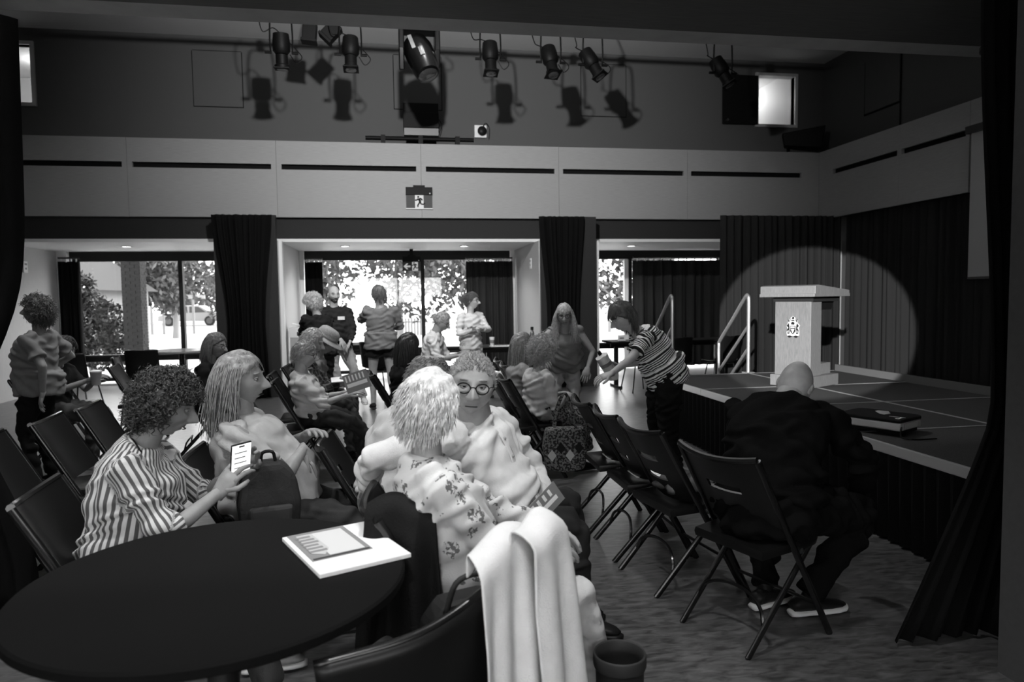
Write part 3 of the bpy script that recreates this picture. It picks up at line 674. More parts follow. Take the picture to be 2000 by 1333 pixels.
# flood lamp on the near upper wall that lights the back fascia
fl = thing('wall_flood_light', 'floodlight on the near upper wall behind the view', 'light', (.1, 3.75, 4.3))
MB().box(-.16, .16, -.1, .1, -.12, .12).build('housing', BLKPL, fl, bevel=.01); MB().box(-.03, .03, -.48, -.1, -.03, .03).build('arm', BLKMET, fl)
MB().box(-.14, .14, .1, .108, -.1, .1).build('lens', mat('lamp_glow', .9, .5, emit=6), fl)
sl = thing('stage_projector_light', 'spotlight near the ceiling far behind the view aimed at lectern', 'spotlight', (-1.90, -2.83, 2.6))
MB().tube([(0, 0, -.02), (-.14, -.22, .0)], [.09, .08], 16).build('housing', BLKPL, sl, smooth=True); MB().tube([(-.07, -.11, 0), (-.07, -.11, .1)], .015, 6).build('stem', BLKMET, sl)
for i, (x, y) in enumerate(HALL_FILL):
    h = thing('hall_fill_light', 'added round fill downlight above the %s, out of view' % ('left rows', 'middle rows', 'left window side', 'centre window side')[i], 'light', (x, y, ZC), 0, 'added hall fill downlights')
    MB().lathe([(.13, 0), (.13, -.08), (.11, -.085), (.11, 0)], 20).build('ring', BLKMET, h); MB().lathe([(.108, -.01), (.108, -.02)], 16).build('diffuser', mat('lamp_glow', .9, .5, emit=6), h)
for i, (x, y) in enumerate(NEAR_FILL):
    h = thing('near_fill_light', 'added round fill downlight in the near soffit %s, out of view' % ('above the round table', 'above the tub chair', 'right over the viewer')[i], 'light', (x, y, ZF0), 0, 'added near soffit fill lights')
    MB().lathe([(.08, 0), (.08, -.012), (.065, -.012), (.065, 0)], 20).build('ring', BLKMET, h); MB().lathe([(.063, -.001), (.063, -.004)], 16).build('diffuser', mat('lamp_glow', .9, .5, emit=6), h)
for i, (x, y) in enumerate(BAY_LIGHTS):
    h = thing('bay_downlight', 'round downlight in the ceiling of the %s' % ('left window bay', 'centre bay above the standing group', 'centre bay right part', 'right window bay')[i], 'light', (x, y, ZB), 0, 'window bay downlights')
    MB().lathe([(.08, 0), (.08, -.012), (.065, -.012), (.065, 0)], 20).build('ring', WHITE, h); MB().lathe([(.063, -.001), (.063, -.004)], 16).build('diffuser', mat('lamp_glow', .9, .5, emit=6), h)
dl = thing('ceiling_speaker', 'round black ceiling speaker in the near soffit at the right', 'speaker', (2.42, 2.62, ZF0)); dl.location = (*((atZ(1985, 92, ZF0 - .02))[:2]), ZF0)
MB().lathe([(.16, 0), (.16, -.02), (.14, -.03), (.05, -.032)], 28).build('grille', BLKPL, dl, smooth=True)
# ------------------------------------------------------------------ speakers, bar and outlet on the back fascia
sk = thing('loudspeaker', 'black box loudspeaker standing on the back fascia under the moving head', 'speaker', (.48, 11.5, ZF1 - .03))
MB().box(-.28, .28, -.08, .1, .32, .72).build('cabinet', FIXB, sk, bevel=.008); MB().box(-.28, .28, -.13, -.08, .32, .56).build('grille', FIXB, sk, bevel=.006)
MB().box(-.27, .27, -.14, .06, .2, .31).build('tray', mat('tray_grey', .12, .4), sk); MB().box(-.24, .24, -.02, .02, .0, .2).build('stand', FIXB, sk)
cable([(.28, 0, .5), (.33, -.02, .4), (.3, -.02, .28), (.26, 0, .18)]).build('cable', FIXB, sk)
s2 = thing('loudspeaker', 'black wedge loudspeaker on a bracket at the right corner of fascia', 'speaker', (7.2, 11.2, ZF1), math.radians(-28))
s2.location = (7.12, 11.45, ZF1 - .03)
MB().prism([(-.3, .2), (.3, .12), (.36, .5), (-.34, .42)], -.12, .12, FX).build('cabinet', FIXB, s2, bevel=.01); MB().prism([(-.28, .22), (.28, .14), (.33, .48), (-.31, .4)], .12, .135, FX).build('grille', FIXB, s2)
for s in (-1, 1): MB().tube([(s * .24, 0, .0), (s * .26, 0, .25)], .015, 6).build('bracket', FIXB, s2)
MB().box(-.35, .25, -.03, .03, 0, .02).build('bracket_base', FIXB, s2)
pb = thing('pipe_bar', 'black horizontal pipe clamped on top of the back fascia', 'pipe', (.46, 11.27, ZF1 + .06))
MB().tube([(-.85, 0, .03), (.84, 0, .03)], .033, 12).build('pipe', FIXB, pb, smooth=True)
for x in (-.58, 0, .58): MB().box(x - .035, x + .035, -.045, .045, -.06, .075).build('clamp', FIXB, pb)
ou = thing('wall_outlet', 'white wall outlet box with black plug above the fascia', 'outlet', (1.46, 11.69, 4.19))
MB().box(-.1, .1, -.05, .009, -.1, .1).build('box', PAPER, ou, bevel=.004); MB().lathe([(.07, 0), (.075, .05), (.05, .07)], 20, (.02, -.05, .0), rotx(PI / 2)).build('plug', BLKPL, ou, smooth=True)
cable([(.02, -.1, .04), (.08, -.1, .12), (.14, -.08, .05), (.13, -.06, -.12)]).build('cord', BLKPL, ou)
sh = thing('booth_shutter', 'black open shutter panel beside the lit booth window', 'shutter', (6.03, 11.64, 4.85))
MB().box(-.33, .33, -.02, .0, -.42, .42).build('panel', BLKPL, sh, bevel=.004); MB().lathe([(.02, 0), (.02, .03)], 12, (-.24, -.02, -.36), rotx(PI / 2)).build('latch', STEEL, sh)
scr = thing('projection_screen', 'pale narrow projection screen hanging beside the right curtain', 'screen', (7.1, 6.7, 1.63))
MB().box(-.005, .005, -1.1, 1.05, 0, 1.77).build('fabric', mat('screen_grey', .34, .7), scr); MB().box(-.05, .05, -1.15, 1.1, 1.77, 1.86).build('housing', BLKMET, scr)
MB().box(-.012, .012, -1.1, 1.05, -.03, .0).build('weight_bar', BLKMET, scr)
for y_ in (-.9, .8): MB().box(.0, .3, y_ - .02, y_ + .02, 1.8, 1.83).build('bracket', BLKMET, scr)
# ------------------------------------------------------------------ exit signs
SIGNG = mat('sign_grey', .09, .6, spec=.1); SIGNW = mat('sign_white_lit', .35, .6, emit=.22, spec=.1)
def runner(par, cx, cz, s, m):      # running figure of short bars and a head, facing left
    def bar(a, b, w_): MB().tube([(cx + a[0] * s, -.012, cz + a[1] * s), (cx + b[0] * s, -.012, cz + b[1] * s)], [(w_ * s, .003)] * 2, 6, up=(0, 1, 0)).build('figure_limb', m, par)
    MB().lathe([(.62 * s, 0), (.62 * s, .006)], 14, (cx - .6 * s, -.009, cz + 3.0 * s), rotx(PI / 2)).build('figure_head', m, par)
    bar((-.2, 2.1), (.5, .2), .75)
    for a, b in (((-.6, 2.0), (-1.4, 1.0)), ((-1.4, 1.0), (-2.6, 1.0)), ((.3, 2.1), (1.2, 1.9)), ((1.2, 1.9), (1.9, .9)), ((.5, .3), (-.3, -1.2)), ((-.3, -1.2), (-1.2, -2.6)), ((-1.2, -2.7), (-.6, -3.1)), ((.7, .3), (.9, -1.3)), ((.9, -1.4), (2.8, -1.5)), ((2.8, -1.4), (3.4, -.8))): bar(a, b, .42)
def exit_sign(label, x, y, z0, w_, h, arrow):
    e = thing('exit_sign', label, 'sign', (x, y, z0)); hb = h * .36
    MB().box(-w_ / 2, w_ / 2, -.03, .03, h - hb, h).build('housing', FIXB, e, bevel=.004); MB().box(-w_ * .22, w_ * .22, -.025, .025, h, h + .03).build('mount', FIXB, e)
    MB().box(w_ * .38, w_ * .42, -.032, -.03, h - hb + .015, h - hb + .03).build('indicator', SIGNW, e)
    MB().box(-w_ / 2 + .004, w_ / 2 - .004, -.008, .008, 0, h - hb).build('panel', SIGNG, e)
    hp = h - hb
    if arrow:
        MB().box(.01, w_ * .35, -.0095, -.008, .004, hp - .004).build('panel_white', SIGNW, e); runner(e, w_ * .17, hp * .5, hp / 8.2, FIXB)
        a = hp * .4; MB().prism([(-a, 0), (-.1 * a, .8 * a), (.3 * a, .8 * a), (-.25 * a, .22 * a), (a * .9, .22 * a), (a * .9, -.22 * a), (-.25 * a, -.22 * a), (.3 * a, -.8 * a), (-.1 * a, -.8 * a)], .008, .0105, FX, (-w_ * .24, 0, hp * .5)).build('arrow', SIGNW, e)
    else:
        MB().box(-w_ * .16, w_ * .16, -.0095, -.008, .006, hp - .004).build('panel_white', SIGNW, e); runner(e, 0, hp * .5, hp / 8.4, FIXB)
        MB().box(-w_ / 2, w_ / 2, -.01, .01, -.006, .006).build('lower_rail', SIGNW, e)
exit_sign('exit sign with a running figure on the middle of the wood fascia', .415, 11.165, 2.86, .415, .33, False)
pp = atY(804, 527, 12.9); exit_sign('exit sign with arrow and running figure hanging before the centre window', pp[0], 12.9, 1.955, .33, .26, True)
MB().box(pp[0] - .03, pp[0] + .03, 12.88, 12.92, 2.245, 2.349).build('hanger', FIXB, None)
hg = bpy.data.objects['hanger.004'] if 'hanger.004' in bpy.data.objects else None
for o in list(COL.objects):
    if o.name.startswith('hanger') and o.parent is None:
        o.parent = [q for q in COL.objects if q.name.startswith('exit_sign')][-1]; o.location = -Vector(o.parent.location)
# switch plates
for lab, px, py, x in (('white wall control plate in the left bay', 49, 522, -5.735), ('white wall control plate on the right side wall of the centre bay', 1037, 515, 2.275)):
    p = atX(px, py, x); sgn = 1 if x < 0 else -1
    s_ = thing('wall_plate', lab, 'switch', (x, p[1], p[2])); s_.rotation_euler = (0, 0, sgn * PI / 2)
    MB().box(-.06, .06, -.012, .004 - .004, -.09, .09).build('plate', PAPER, s_, bevel=.003); MB().box(-.035, .035, -.014, -.012, .03, .06).build('display', INKM, s_); MB().box(-.02, .02, -.014, -.012, -.04, -.01).build('button', INKM, s_)
# notice box on the wall of the centre bay left side
bx_ = thing('brochure_box', 'white carton of papers on a ledge at the left of centre bay', 'box', (-1.52, 11.6, .0))
MB().box(-.14, .2, -.12, .12, .86, 1.02).build('carton', PAPER, bx_, bevel=.004); MB().box(-.02, .08, -.124, -.12, .89, .95).build('print', INK, bx_)
for k in range(3): MB().obox((.02 + .03 * k, 0, 1.05 + .01 * k), (.26, .18, .004), roty(.25 - .2 * k)).build('paper', PAPER, bx_)
MB().box(-.13, .19, -.11, .11, 0, .859).build('stand', WALLM, bx_)
# ------------------------------------------------------------------ outdoors
sbox('ground_outside', mat('pale_paving', .25, .9, var=.08, vscale=2), -60, 60, YW + .25, 120, -.35, -.15)
LEAF = mat('leaf_grey', .065, .6, var=.7, vscale=3.5); LEAFD = mat('leaf_dark', .022, .5, var=.6, vscale=7); BARK = mat('bark', .2, .9, bump=.3)
def leaves(n, centers, radii, size, seed):
    rg = np.random.default_rng(seed); k = len(centers); idx = rg.integers(0, k, n); d = rg.normal(size=(n, 3)); d /= np.linalg.norm(d, axis=1, keepdims=True)
    P = np.array(centers)[idx] + d * np.array(radii)[idx] * rg.uniform(.55, 1.05, (n, 1))
    a = rg.normal(size=(n, 3)); a /= np.linalg.norm(a, axis=1, keepdims=True); b = np.cross(a, rg.normal(size=(n, 3))); b /= np.linalg.norm(b, axis=1, keepdims=True)
    s = size * rg.uniform(.6, 1.3, (n, 1)); V = np.stack([P - a * s, P + b * s * .45, P + a * s, P - b * s * .45], 1).reshape(-1, 3)
    m = MB(); m.v = [V]; m.f = [(4 * i, 4 * i + 1, 4 * i + 2, 4 * i + 3) for i in range(n)]; m.n = len(V); return m
def tree(label, x, y, h, r, n=2600, size=.16, m=LEAF, seed=0, low=.35, branch=True):
    rg = np.random.default_rng(seed); t = thing('tree', label, 'tree', (x, y, -.15), 0, 'trees outside the windows')
    c = [(rg.uniform(-.6, .6) * r, rg.uniform(-.6, .6) * r, h * (low + (1 - low) * rg.uniform(.15, .85))) for _ in range(9)]
    rad = [(r * .45, r * .45, h * .2)] * 9
    fo = leaves(n, c, rad, size, seed).build('foliage', m, t); fo['kind'] = 'stuff'
    MB().tube(spline([(0, 0, 0), (.05, 0, h * .25), (-.05, .02, h * .5), (.05, 0, h * .75)], 10), np.linspace(.11, .03, 10) * h / 4, 8).build('trunk', BARK, t, smooth=True)
    for k in range(4):
        a = rg.uniform(0, 6.28); MB().tube(spline([(0, 0, h * (.25 + .08 * k)), (math.cos(a) * r * .3, math.sin(a) * r * .3, h * (.45 + .08 * k)), (math.cos(a) * r * .6, math.sin(a) * r * .6, h * (.6 + .08 * k))], 8), np.linspace(.045, .012, 8) * h / 4, 6).build('branch', BARK, t, smooth=True)
    return t
tree('broad leafy tree close outside the centre window', .1, 22.5, 4.6, 3.0, 4200, .13, LEAF, 3, .28)
tree('leafy tree outside behind the mullion of the centre window', 3.4, 27, 5.2, 2.8, 2400, .16, LEAF, 4, .2)
tree('pale tree outside at the left edge of the centre window', -3.9, 28, 5.0, 2.4, 2000, .16, LEAF, 5, .1)
tree('leafy tree outside behind the pergola', -17, 56, 6.0, 4.5, 2600, .3, LEAF, 6, .05)
tree('leafy tree outside above the parked car', -9.3, 46, 3.6, 2.6, 2400, .2, LEAF, 7, .15)
tree('leafy tree outside beyond the brick pillar', -9.6, 33, 5.2, 2.0, 2200, .16, LEAF, 8, .2)
tree('leafy tree outside the right bay window', 8.1, 24, 3.6, 2.2, 2600, .14, LEAF, 9, .3)
tree('far leafy tree outside between the centre and right windows', 6.5, 36, 6.0, 3.6, 2400, .25, LEAF, 10, .1)
bu = thing('bush', 'dense dark leafy bush just outside the left window', 'bush', (-6.5, 16.4, -.15), 0)
cs_ = [(-.35, 0, .5), (.15, 0, .5), (.5, .1, .5), (-.3, 0, 1.0), (.2, 0, 1.0), (.45, .1, .9), (-.35, 0, 1.5), (.05, 0, 1.5), (-.2, 0, 1.95), (-.45, 0, 2.1), (.35, 0, 1.3)]
f_ = leaves(5200, cs_, [(.36, .36, .36)] * len(cs_), .06, 21).build('foliage', LEAFD, bu); f_['kind'] = 'stuff'
for k in range(5): MB().tube([(0, 0, 0), (-.4 + .2 * k, .05, 1.6)], [.03, .01], 6).build('stem', BARK, bu)
# brick pillar with its own bricks
BRK = mat('brick', .022, .85, var=.35, vscale=14, bump=.3, bscale=80); MORT = mat('mortar', .06, .95)
bp0, bp1 = atY(238, 600, 15.6), atY(276, 600, 15.6); PWX = bp1[0] - bp0[0]
pil = thing('brick_pillar', 'square brick pillar outside the left window', 'pillar', ((bp0[0] + bp1[0]) / 2, 15.6, -.15))
hw = PWX / 2; MB().box(-hw + .012, hw - .012, .012, 2 * hw - .012, 0, 2.75).build('mortar_core', MORT, pil)
bl, bh = (2 * hw - .012) / 2, .066; me_b = MB().box(-bl / 2 + .006, bl / 2 - .006, 0, .1, 0, bh - .011).mesh('brick'); me_b.materials.append(BRK)
me_h = MB().box(-bl / 4 + .006, bl / 4 - .006, 0, .1, 0, bh - .011).mesh('brick_half'); me_h.materials.append(BRK)
for i in range(40):
    z = i * bh + .004; full = i % 2 == 0
    for face in range(2):
        row = [(-bl / 2, me_b), (bl / 2, me_b)] if full else [(-bl * .75, me_h), (0, me_b), (bl * .75, me_h)]
        for u, me_ in row:
            o = link('brick', me_, None, pil); jit = RNG.uniform(-.003, .003)
            if face == 0: o.location = (u, jit, z)
            else: o.location = (hw - .002 + jit, hw + u, z); o.rotation_euler = (0, 0, PI / 2)
# white gabled house, pergola, car
ho = thing('house', 'white gabled house beyond the bush', 'house', (-12.5, 24, -.15)); HW = mat('house_white', .2, .8)
MB().box(-3.2, 2.8, 0, 6, 0, 2.1).build('wall', HW, ho); MB().prism([(-3.2, 2.1), (2.8, 2.1), (0, 4.1)], 0, .15, FX, (0, .1, 0)).build('gable', HW, ho)
for s in (-1, 1):
    a = np.array((0, 0, 4.3)); b = np.array((s * 3.2, 0, 2.0)); MB().tube([a, b], [(.3, .07)] * 2, 4, up=(0, 0, 1)).build('barge_board', mat('barge_grey', .04, .7), ho)
    MB().add([(0, 0, 4.32), (0, 6, 4.32), (s * 3.2, 6, 2.02), (s * 3.2, 0, 2.02)], [(0, 1, 2, 3)]).build('roof_slope', mat('roof_grey', .04, .9), ho)
for x in (.9, 2.0):
    w_ = MB().box(x - .35, x + .35, -.03, .02, .7, 1.7).build('window', FRAME, ho); MB().box(x - .28, x + .28, -.04, -.031, .78, 1.62).build('pane', mat('far_pane', .03, .1), w_)
pg = thing('pergola', 'white pergola with slender posts beyond the parked lot', 'pergola', (-11.4, 37, -.15))
for x in (-.95, -.45, .1, .6, 1.05, 1.5): MB().box(x - .05, x + .05, -.05, .05, 0, 1.75).build('post', mat('pergola_white', .15, .7), pg)
MB().box(-1.2, 1.75, -.08, .08, 1.75, 1.95).build('beam', HW, pg); MB().box(-1.2, 1.75, 1.2, 1.35, 1.75, 1.95).build('beam', HW, pg)
pgr = thing('pergola', 'white pergola outside the right bay window', 'pergola', (9.8, 30, -.15))
for x in (-1.2, -.4, .4, 1.2): MB().box(x - .06, x + .06, -.05, .05, 0, 2.1).build('post', mat('pergola_white', .15, .7), pgr)
MB().box(-1.5, 1.5, -.08, .08, 2.1, 2.3).build('beam', HW, pgr)
fe = thing('fence', 'low pale fence outside beyond the centre window', 'fence', (.4, 31, -.15))
for k in range(14): MB().box(-.9 + .13 * k, -.82 + .13 * k, 0, .03, 0, .75).build('picket', mat('pergola_white', .15, .7), fe)
MB().box(-.95, .95, .03, .06, .55, .62).build('rail', HW, fe)
ca = thing('car', 'pale parked car outside the left window', 'car', (-13.4, 50, -.15), 0); CP = mat('car_paint', .12, .25)
body = [(-2.0, .35), (-1.98, .7), (-1.3, .82), (-.75, 1.22), (-.2, 1.36), (.6, 1.34), (1.25, .95), (1.85, .85), (2.05, .6), (2.0, .3)]
MB().prism(body, -.85, .85, FX).build('body', CP, ca, bevel=.05)
MB().prism([(-.95, .88), (-.62, 1.2), (-.15, 1.3), (-.1, .88)], .853, .858, FX).build('window', mat('car_glass', .03, .1), ca); MB().prism([(0, .88), (0, 1.3), (.55, 1.27), (1.05, .9)], .853, .858, FX).build('window', mat('car_glass', .03, .1), ca)
for x in (-1.3, 1.25):
    wl = MB().lathe([(.33, 0), (.33, .2)], 20, (x, -.72, .33), rotx(PI / 2)).build('wheel', BLKPL, ca); MB().lathe([(.2, 0), (.2, .02)], 16, (x, -.925, .33), rotx(PI / 2)).build('hub', mat('hub_grey', .05, .5), wl)
MB().box(-2.02, -1.95, -.7, -.5, .6, .7).build('headlight', PAPER, ca)
# ------------------------------------------------------------------ people: builder
TMP = bpy.data.scenes.new('build_tmp')
def remesh(mb, voxel, it=6, fac=.5):
    """fuse overlapping closed shapes into one continuous smooth surface -> (V, quads)"""
    o = bpy.data.objects.new('tmp', mb.mesh('tmp')); TMP.collection.objects.link(o)
    r = o.modifiers.new('r', 'REMESH'); r.mode = 'VOXEL'; r.voxel_size = voxel
    s = o.modifiers.new('s', 'SMOOTH'); s.factor = fac; s.iterations = it
    vl = TMP.view_layers[0]; vl.update(); dg = vl.depsgraph; e = o.evaluated_get(dg); me = e.to_mesh()
    n = len(me.vertices); V = np.zeros(n * 3); me.vertices.foreach_get('co', V); N = np.zeros(n * 3); me.vertices.foreach_get('normal', N)
    k = len(me.polygons); L = np.zeros(len(me.loops), int); me.loops.foreach_get('vertex_index', L); T = np.zeros(k, int); me.polygons.foreach_get('loop_total', T)
    F = L.reshape(-1, 4) if (T == 4).all() else None
    if F is None:
        st_ = np.concatenate([[0], np.cumsum(T)[:-1]]); F = [tuple(L[a:a + b]) for a, b in zip(st_, T)]
    else: F = F.tolist()
    e.to_mesh_clear(); m0 = o.data; bpy.data.objects.remove(o); bpy.data.meshes.remove(m0)
    return V.reshape(-1, 3), N.reshape(-1, 3), F
def folds(V, N, amp, freq=62., seed=0, dirn=(0, 0, 1)):
    """cloth creases: warped sine noise pushed along the normals, stretched across dirn"""
    rg = np.random.default_rng(seed); d = norm(dirn); out = np.zeros(len(V))
    for k in range(4):
        a = norm(rg.normal(size=3) * .6 + d * rg.uniform(.5, 1.4)); b = norm(rg.normal(size=3)); f = freq * rg.uniform(.7, 1.8)
        w_ = np.sin(V @ a * f + 1.7 * np.sin(V @ b * f * .45 + rg.uniform(0, 6)) + rg.uniform(0, 6)); out += np.sign(w_) * np.abs(w_) ** .8 * np.clip(np.sin(V @ b * f * .3 + k) + .4, 0, 1.4)
    return V + N * (out * amp / 1.5)[:, None]
def ik(a, c, l1, l2, hint):
    d = c - a; L = np.linalg.norm(d); u = d / max(L, 1e-6); L2 = min(max(L, abs(l1 - l2) + .02), l1 + l2 - .004)
    ca = (l1 * l1 + L2 * L2 - l2 * l2) / (2 * l1 * L2); h = np.asarray(hint, float); h = norm(h - u * h.dot(u))
    return a + u * l1 * ca + h * l1 * math.sqrt(max(0, 1 - ca * ca)), a + u * L2
def gs(x, c, s): return np.exp(-((x - c) / s) ** 2)
_HC = {}
def head_grid(female=False, age=0.):
    """unit-size head, front along +x, about 0.23 high; returns grid V (nv, nu, 3)"""
    key = (female, age)
    if key in _HC: return _HC[key].copy()
    nv, nu = 62, 84; th = np.linspace(.02, PI - .02, nv)[:, None]; ph = np.linspace(0, 2 * PI, nu, endpoint=False)[None, :]
    ph = ph - .55 * np.sin(ph) * 0.55                    # denser at the face
    X = np.sin(th) * np.cos(ph) * .096; Y = np.sin(th) * np.sin(ph) * .076; Z = np.cos(th) * .116 + 0 * ph
    fr = np.clip(X / .05, 0, 1); bk = np.clip(-X / .05, 0, 1); lo = np.clip(-Z / .116, 0, 1)
    Y = Y * (1 - (.30 if female else .24) * lo ** 1.5); X = X * (1 - bk * lo * .30); X = X + bk * np.clip(Z / .1, 0, 1) * -.010
    X = X + fr * gs(Z, -.05, .05) * .006 * (np.abs(Y) < .08)
    X = X - fr * gs(Z, .075, .05) * .006
    X = X + fr * gs(Y, 0, .018) * gs(Z, -.102, .016) * .010                                      # chin
    brid = np.where(Z > -.03, gs(Z, -.03, .036), gs(Z, -.03, .011)); X = X + fr * gs(Y, 0, .0105 + .004 * gs(Z, -.03, .02)) * brid * .036   # nose
    X = X + fr * (gs(Y, .016, .008) + gs(Y, -.016, .008)) * gs(Z, -.034, .009) * .010             # nostril wings
    X = X - fr * (gs(Y, .033, .017) + gs(Y, -.033, .017)) * gs(Z, .008, .013) * .013              # sockets
    X = X + fr * (gs(Y, .03, .022) + gs(Y, -.03, .022)) * gs(Z, .030, .010) * (.003 if female else .006)
    X = X + fr * (gs(Y, .048, .018) + gs(Y, -.048, .018)) * gs(Z, -.018, .02) * .006
    X = X - fr * (gs(Y, .042, .014) + gs(Y, -.042, .014)) * gs(Z, -.062, .02) * .004 * (1 + age)
    X = X + fr * gs(Y, 0, .023) * (gs(Z, -.058, .006) + gs(Z, -.071, .006)) * .006                # lips
    X = X - fr * gs(Y, 0, .026) * gs(Z, -.0645, .0035) * .006
    X = X - fr * gs(Y, 0, .03) * gs(Z, -.086, .007) * .004
    X = X - fr * (gs(Y, .026 + .3 * (-.035 - Z).clip(0, .04), .005) + gs(Y, -.026 - .3 * (-.035 - Z).clip(0, .04), .005)) * gs(Z, -.052, .02) * .005 * age * 1.5
    G = np.stack([X, Y, Z], 2); _HC[key] = G; return G.copy()
def head_faces(nv, nu):
    F = [(i * nu + j, (i + 1) * nu + j, (i + 1) * nu + (j + 1) % nu, i * nu + (j + 1) % nu) for i in range(nv - 1) for j in range(nu)]
    F.append(tuple(range(nu))); F.append(tuple((nv - 1) * nu + j for j in range(nu - 1, -1, -1))); return F
def strands(roots, dirs, steps, length, thick, grav, hm, hc, hs, seed, curl=0., curlf=3., wob=.25, keep=1.04, lenvar=.35, gdir=(0, 0, -1), part=None, clear=None):
    """hair as many tapered three-sided locks grown from the scalp, kept outside the skull"""
    rg = np.random.default_rng(seed); n = len(roots); P = roots.copy(); D = dirs.copy(); out = [P.copy()]
    ln = length * rg.uniform(1 - lenvar, 1, (n, 1)); st_ = ln / steps; g = np.array(gdir, float); ph = rg.uniform(0, 6.28, (n, 1)); nz = rg.normal(size=(n, 3)) * wob
    ax = np.array((.100, .080, .120)) * hs
    for i in range(steps):
        D = D * (1 - grav) + g * grav + nz * .25; D /= np.linalg.norm(D, axis=1, keepdims=True); P = P + D * st_
        q = (P - hc) @ hm / ax; r = np.linalg.norm(q, axis=1, keepdims=True); f = np.where(r < keep, keep / np.maximum(r, .3), 1.); P = hc + (q * f * ax) @ hm.T
        out.append(P.copy())
    A = np.stack(out, 1)                                  # n, steps+1, 3
    if clear is not None:
        Q = ((A - hc) @ hm) / hs; bad = ((Q[:, :, 0] > .02) & (np.abs(Q[:, :, 1]) < .062) & (Q[:, :, 2] < clear) & (Q[:, :, 2] > -.2)).any(1) | ((Q[:, :, 0] > part) & (Q[:, :, 2] < .02) & (Q[:, :, 2] > -.11)).any(1); A = A[~bad]; ph = ph[~bad]; n = len(A)
    if curl:
        T = np.gradient(A, axis=1); T /= np.maximum(np.linalg.norm(T, axis=2, keepdims=True), 1e-9); s1 = np.cross(T, rg.normal(size=(n, 1, 3))); s1 /= np.maximum(np.linalg.norm(s1, axis=2, keepdims=True), 1e-9); s2 = np.cross(T, s1)
        t = np.linspace(0, 1, steps + 1)[None, :, None]; an = ph[:, :, None] + t * curlf * 6.28 * rg.choice([-1, 1], (n, 1, 1)); A = A + (s1 * np.cos(an) + s2 * np.sin(an)) * curl * np.minimum(t * 3, 1)
    T = np.gradient(A, axis=1); T /= np.maximum(np.linalg.norm(T, axis=2, keepdims=True), 1e-9)
    rad = A - hc; s1 = np.cross(T, rad); s1 /= np.maximum(np.linalg.norm(s1, axis=2, keepdims=True), 1e-9); s2 = np.cross(T, s1)
    th = thick * (1 - .85 * np.linspace(0, 1, steps + 1) ** 2)[None, :, None] * rg.uniform(.6, 1.3, (n, 1, 1))
    R = np.stack([A + s1 * th * math.cos(a) + s2 * th * .6 * math.sin(a) for a in (0, 2.1, 4.2)], 2)   # n, S, 3, 3
    S = steps + 1; V = R.reshape(-1, 3); b = (np.arange(n)[:, None] * S + np.arange(steps)[None, :]).reshape(-1) * 3
    F = np.concatenate([np.stack([b + j, b + (j + 1) % 3, b + 3 + (j + 1) % 3, b + 3 + j], 1) for j in range(3)]); return V, F
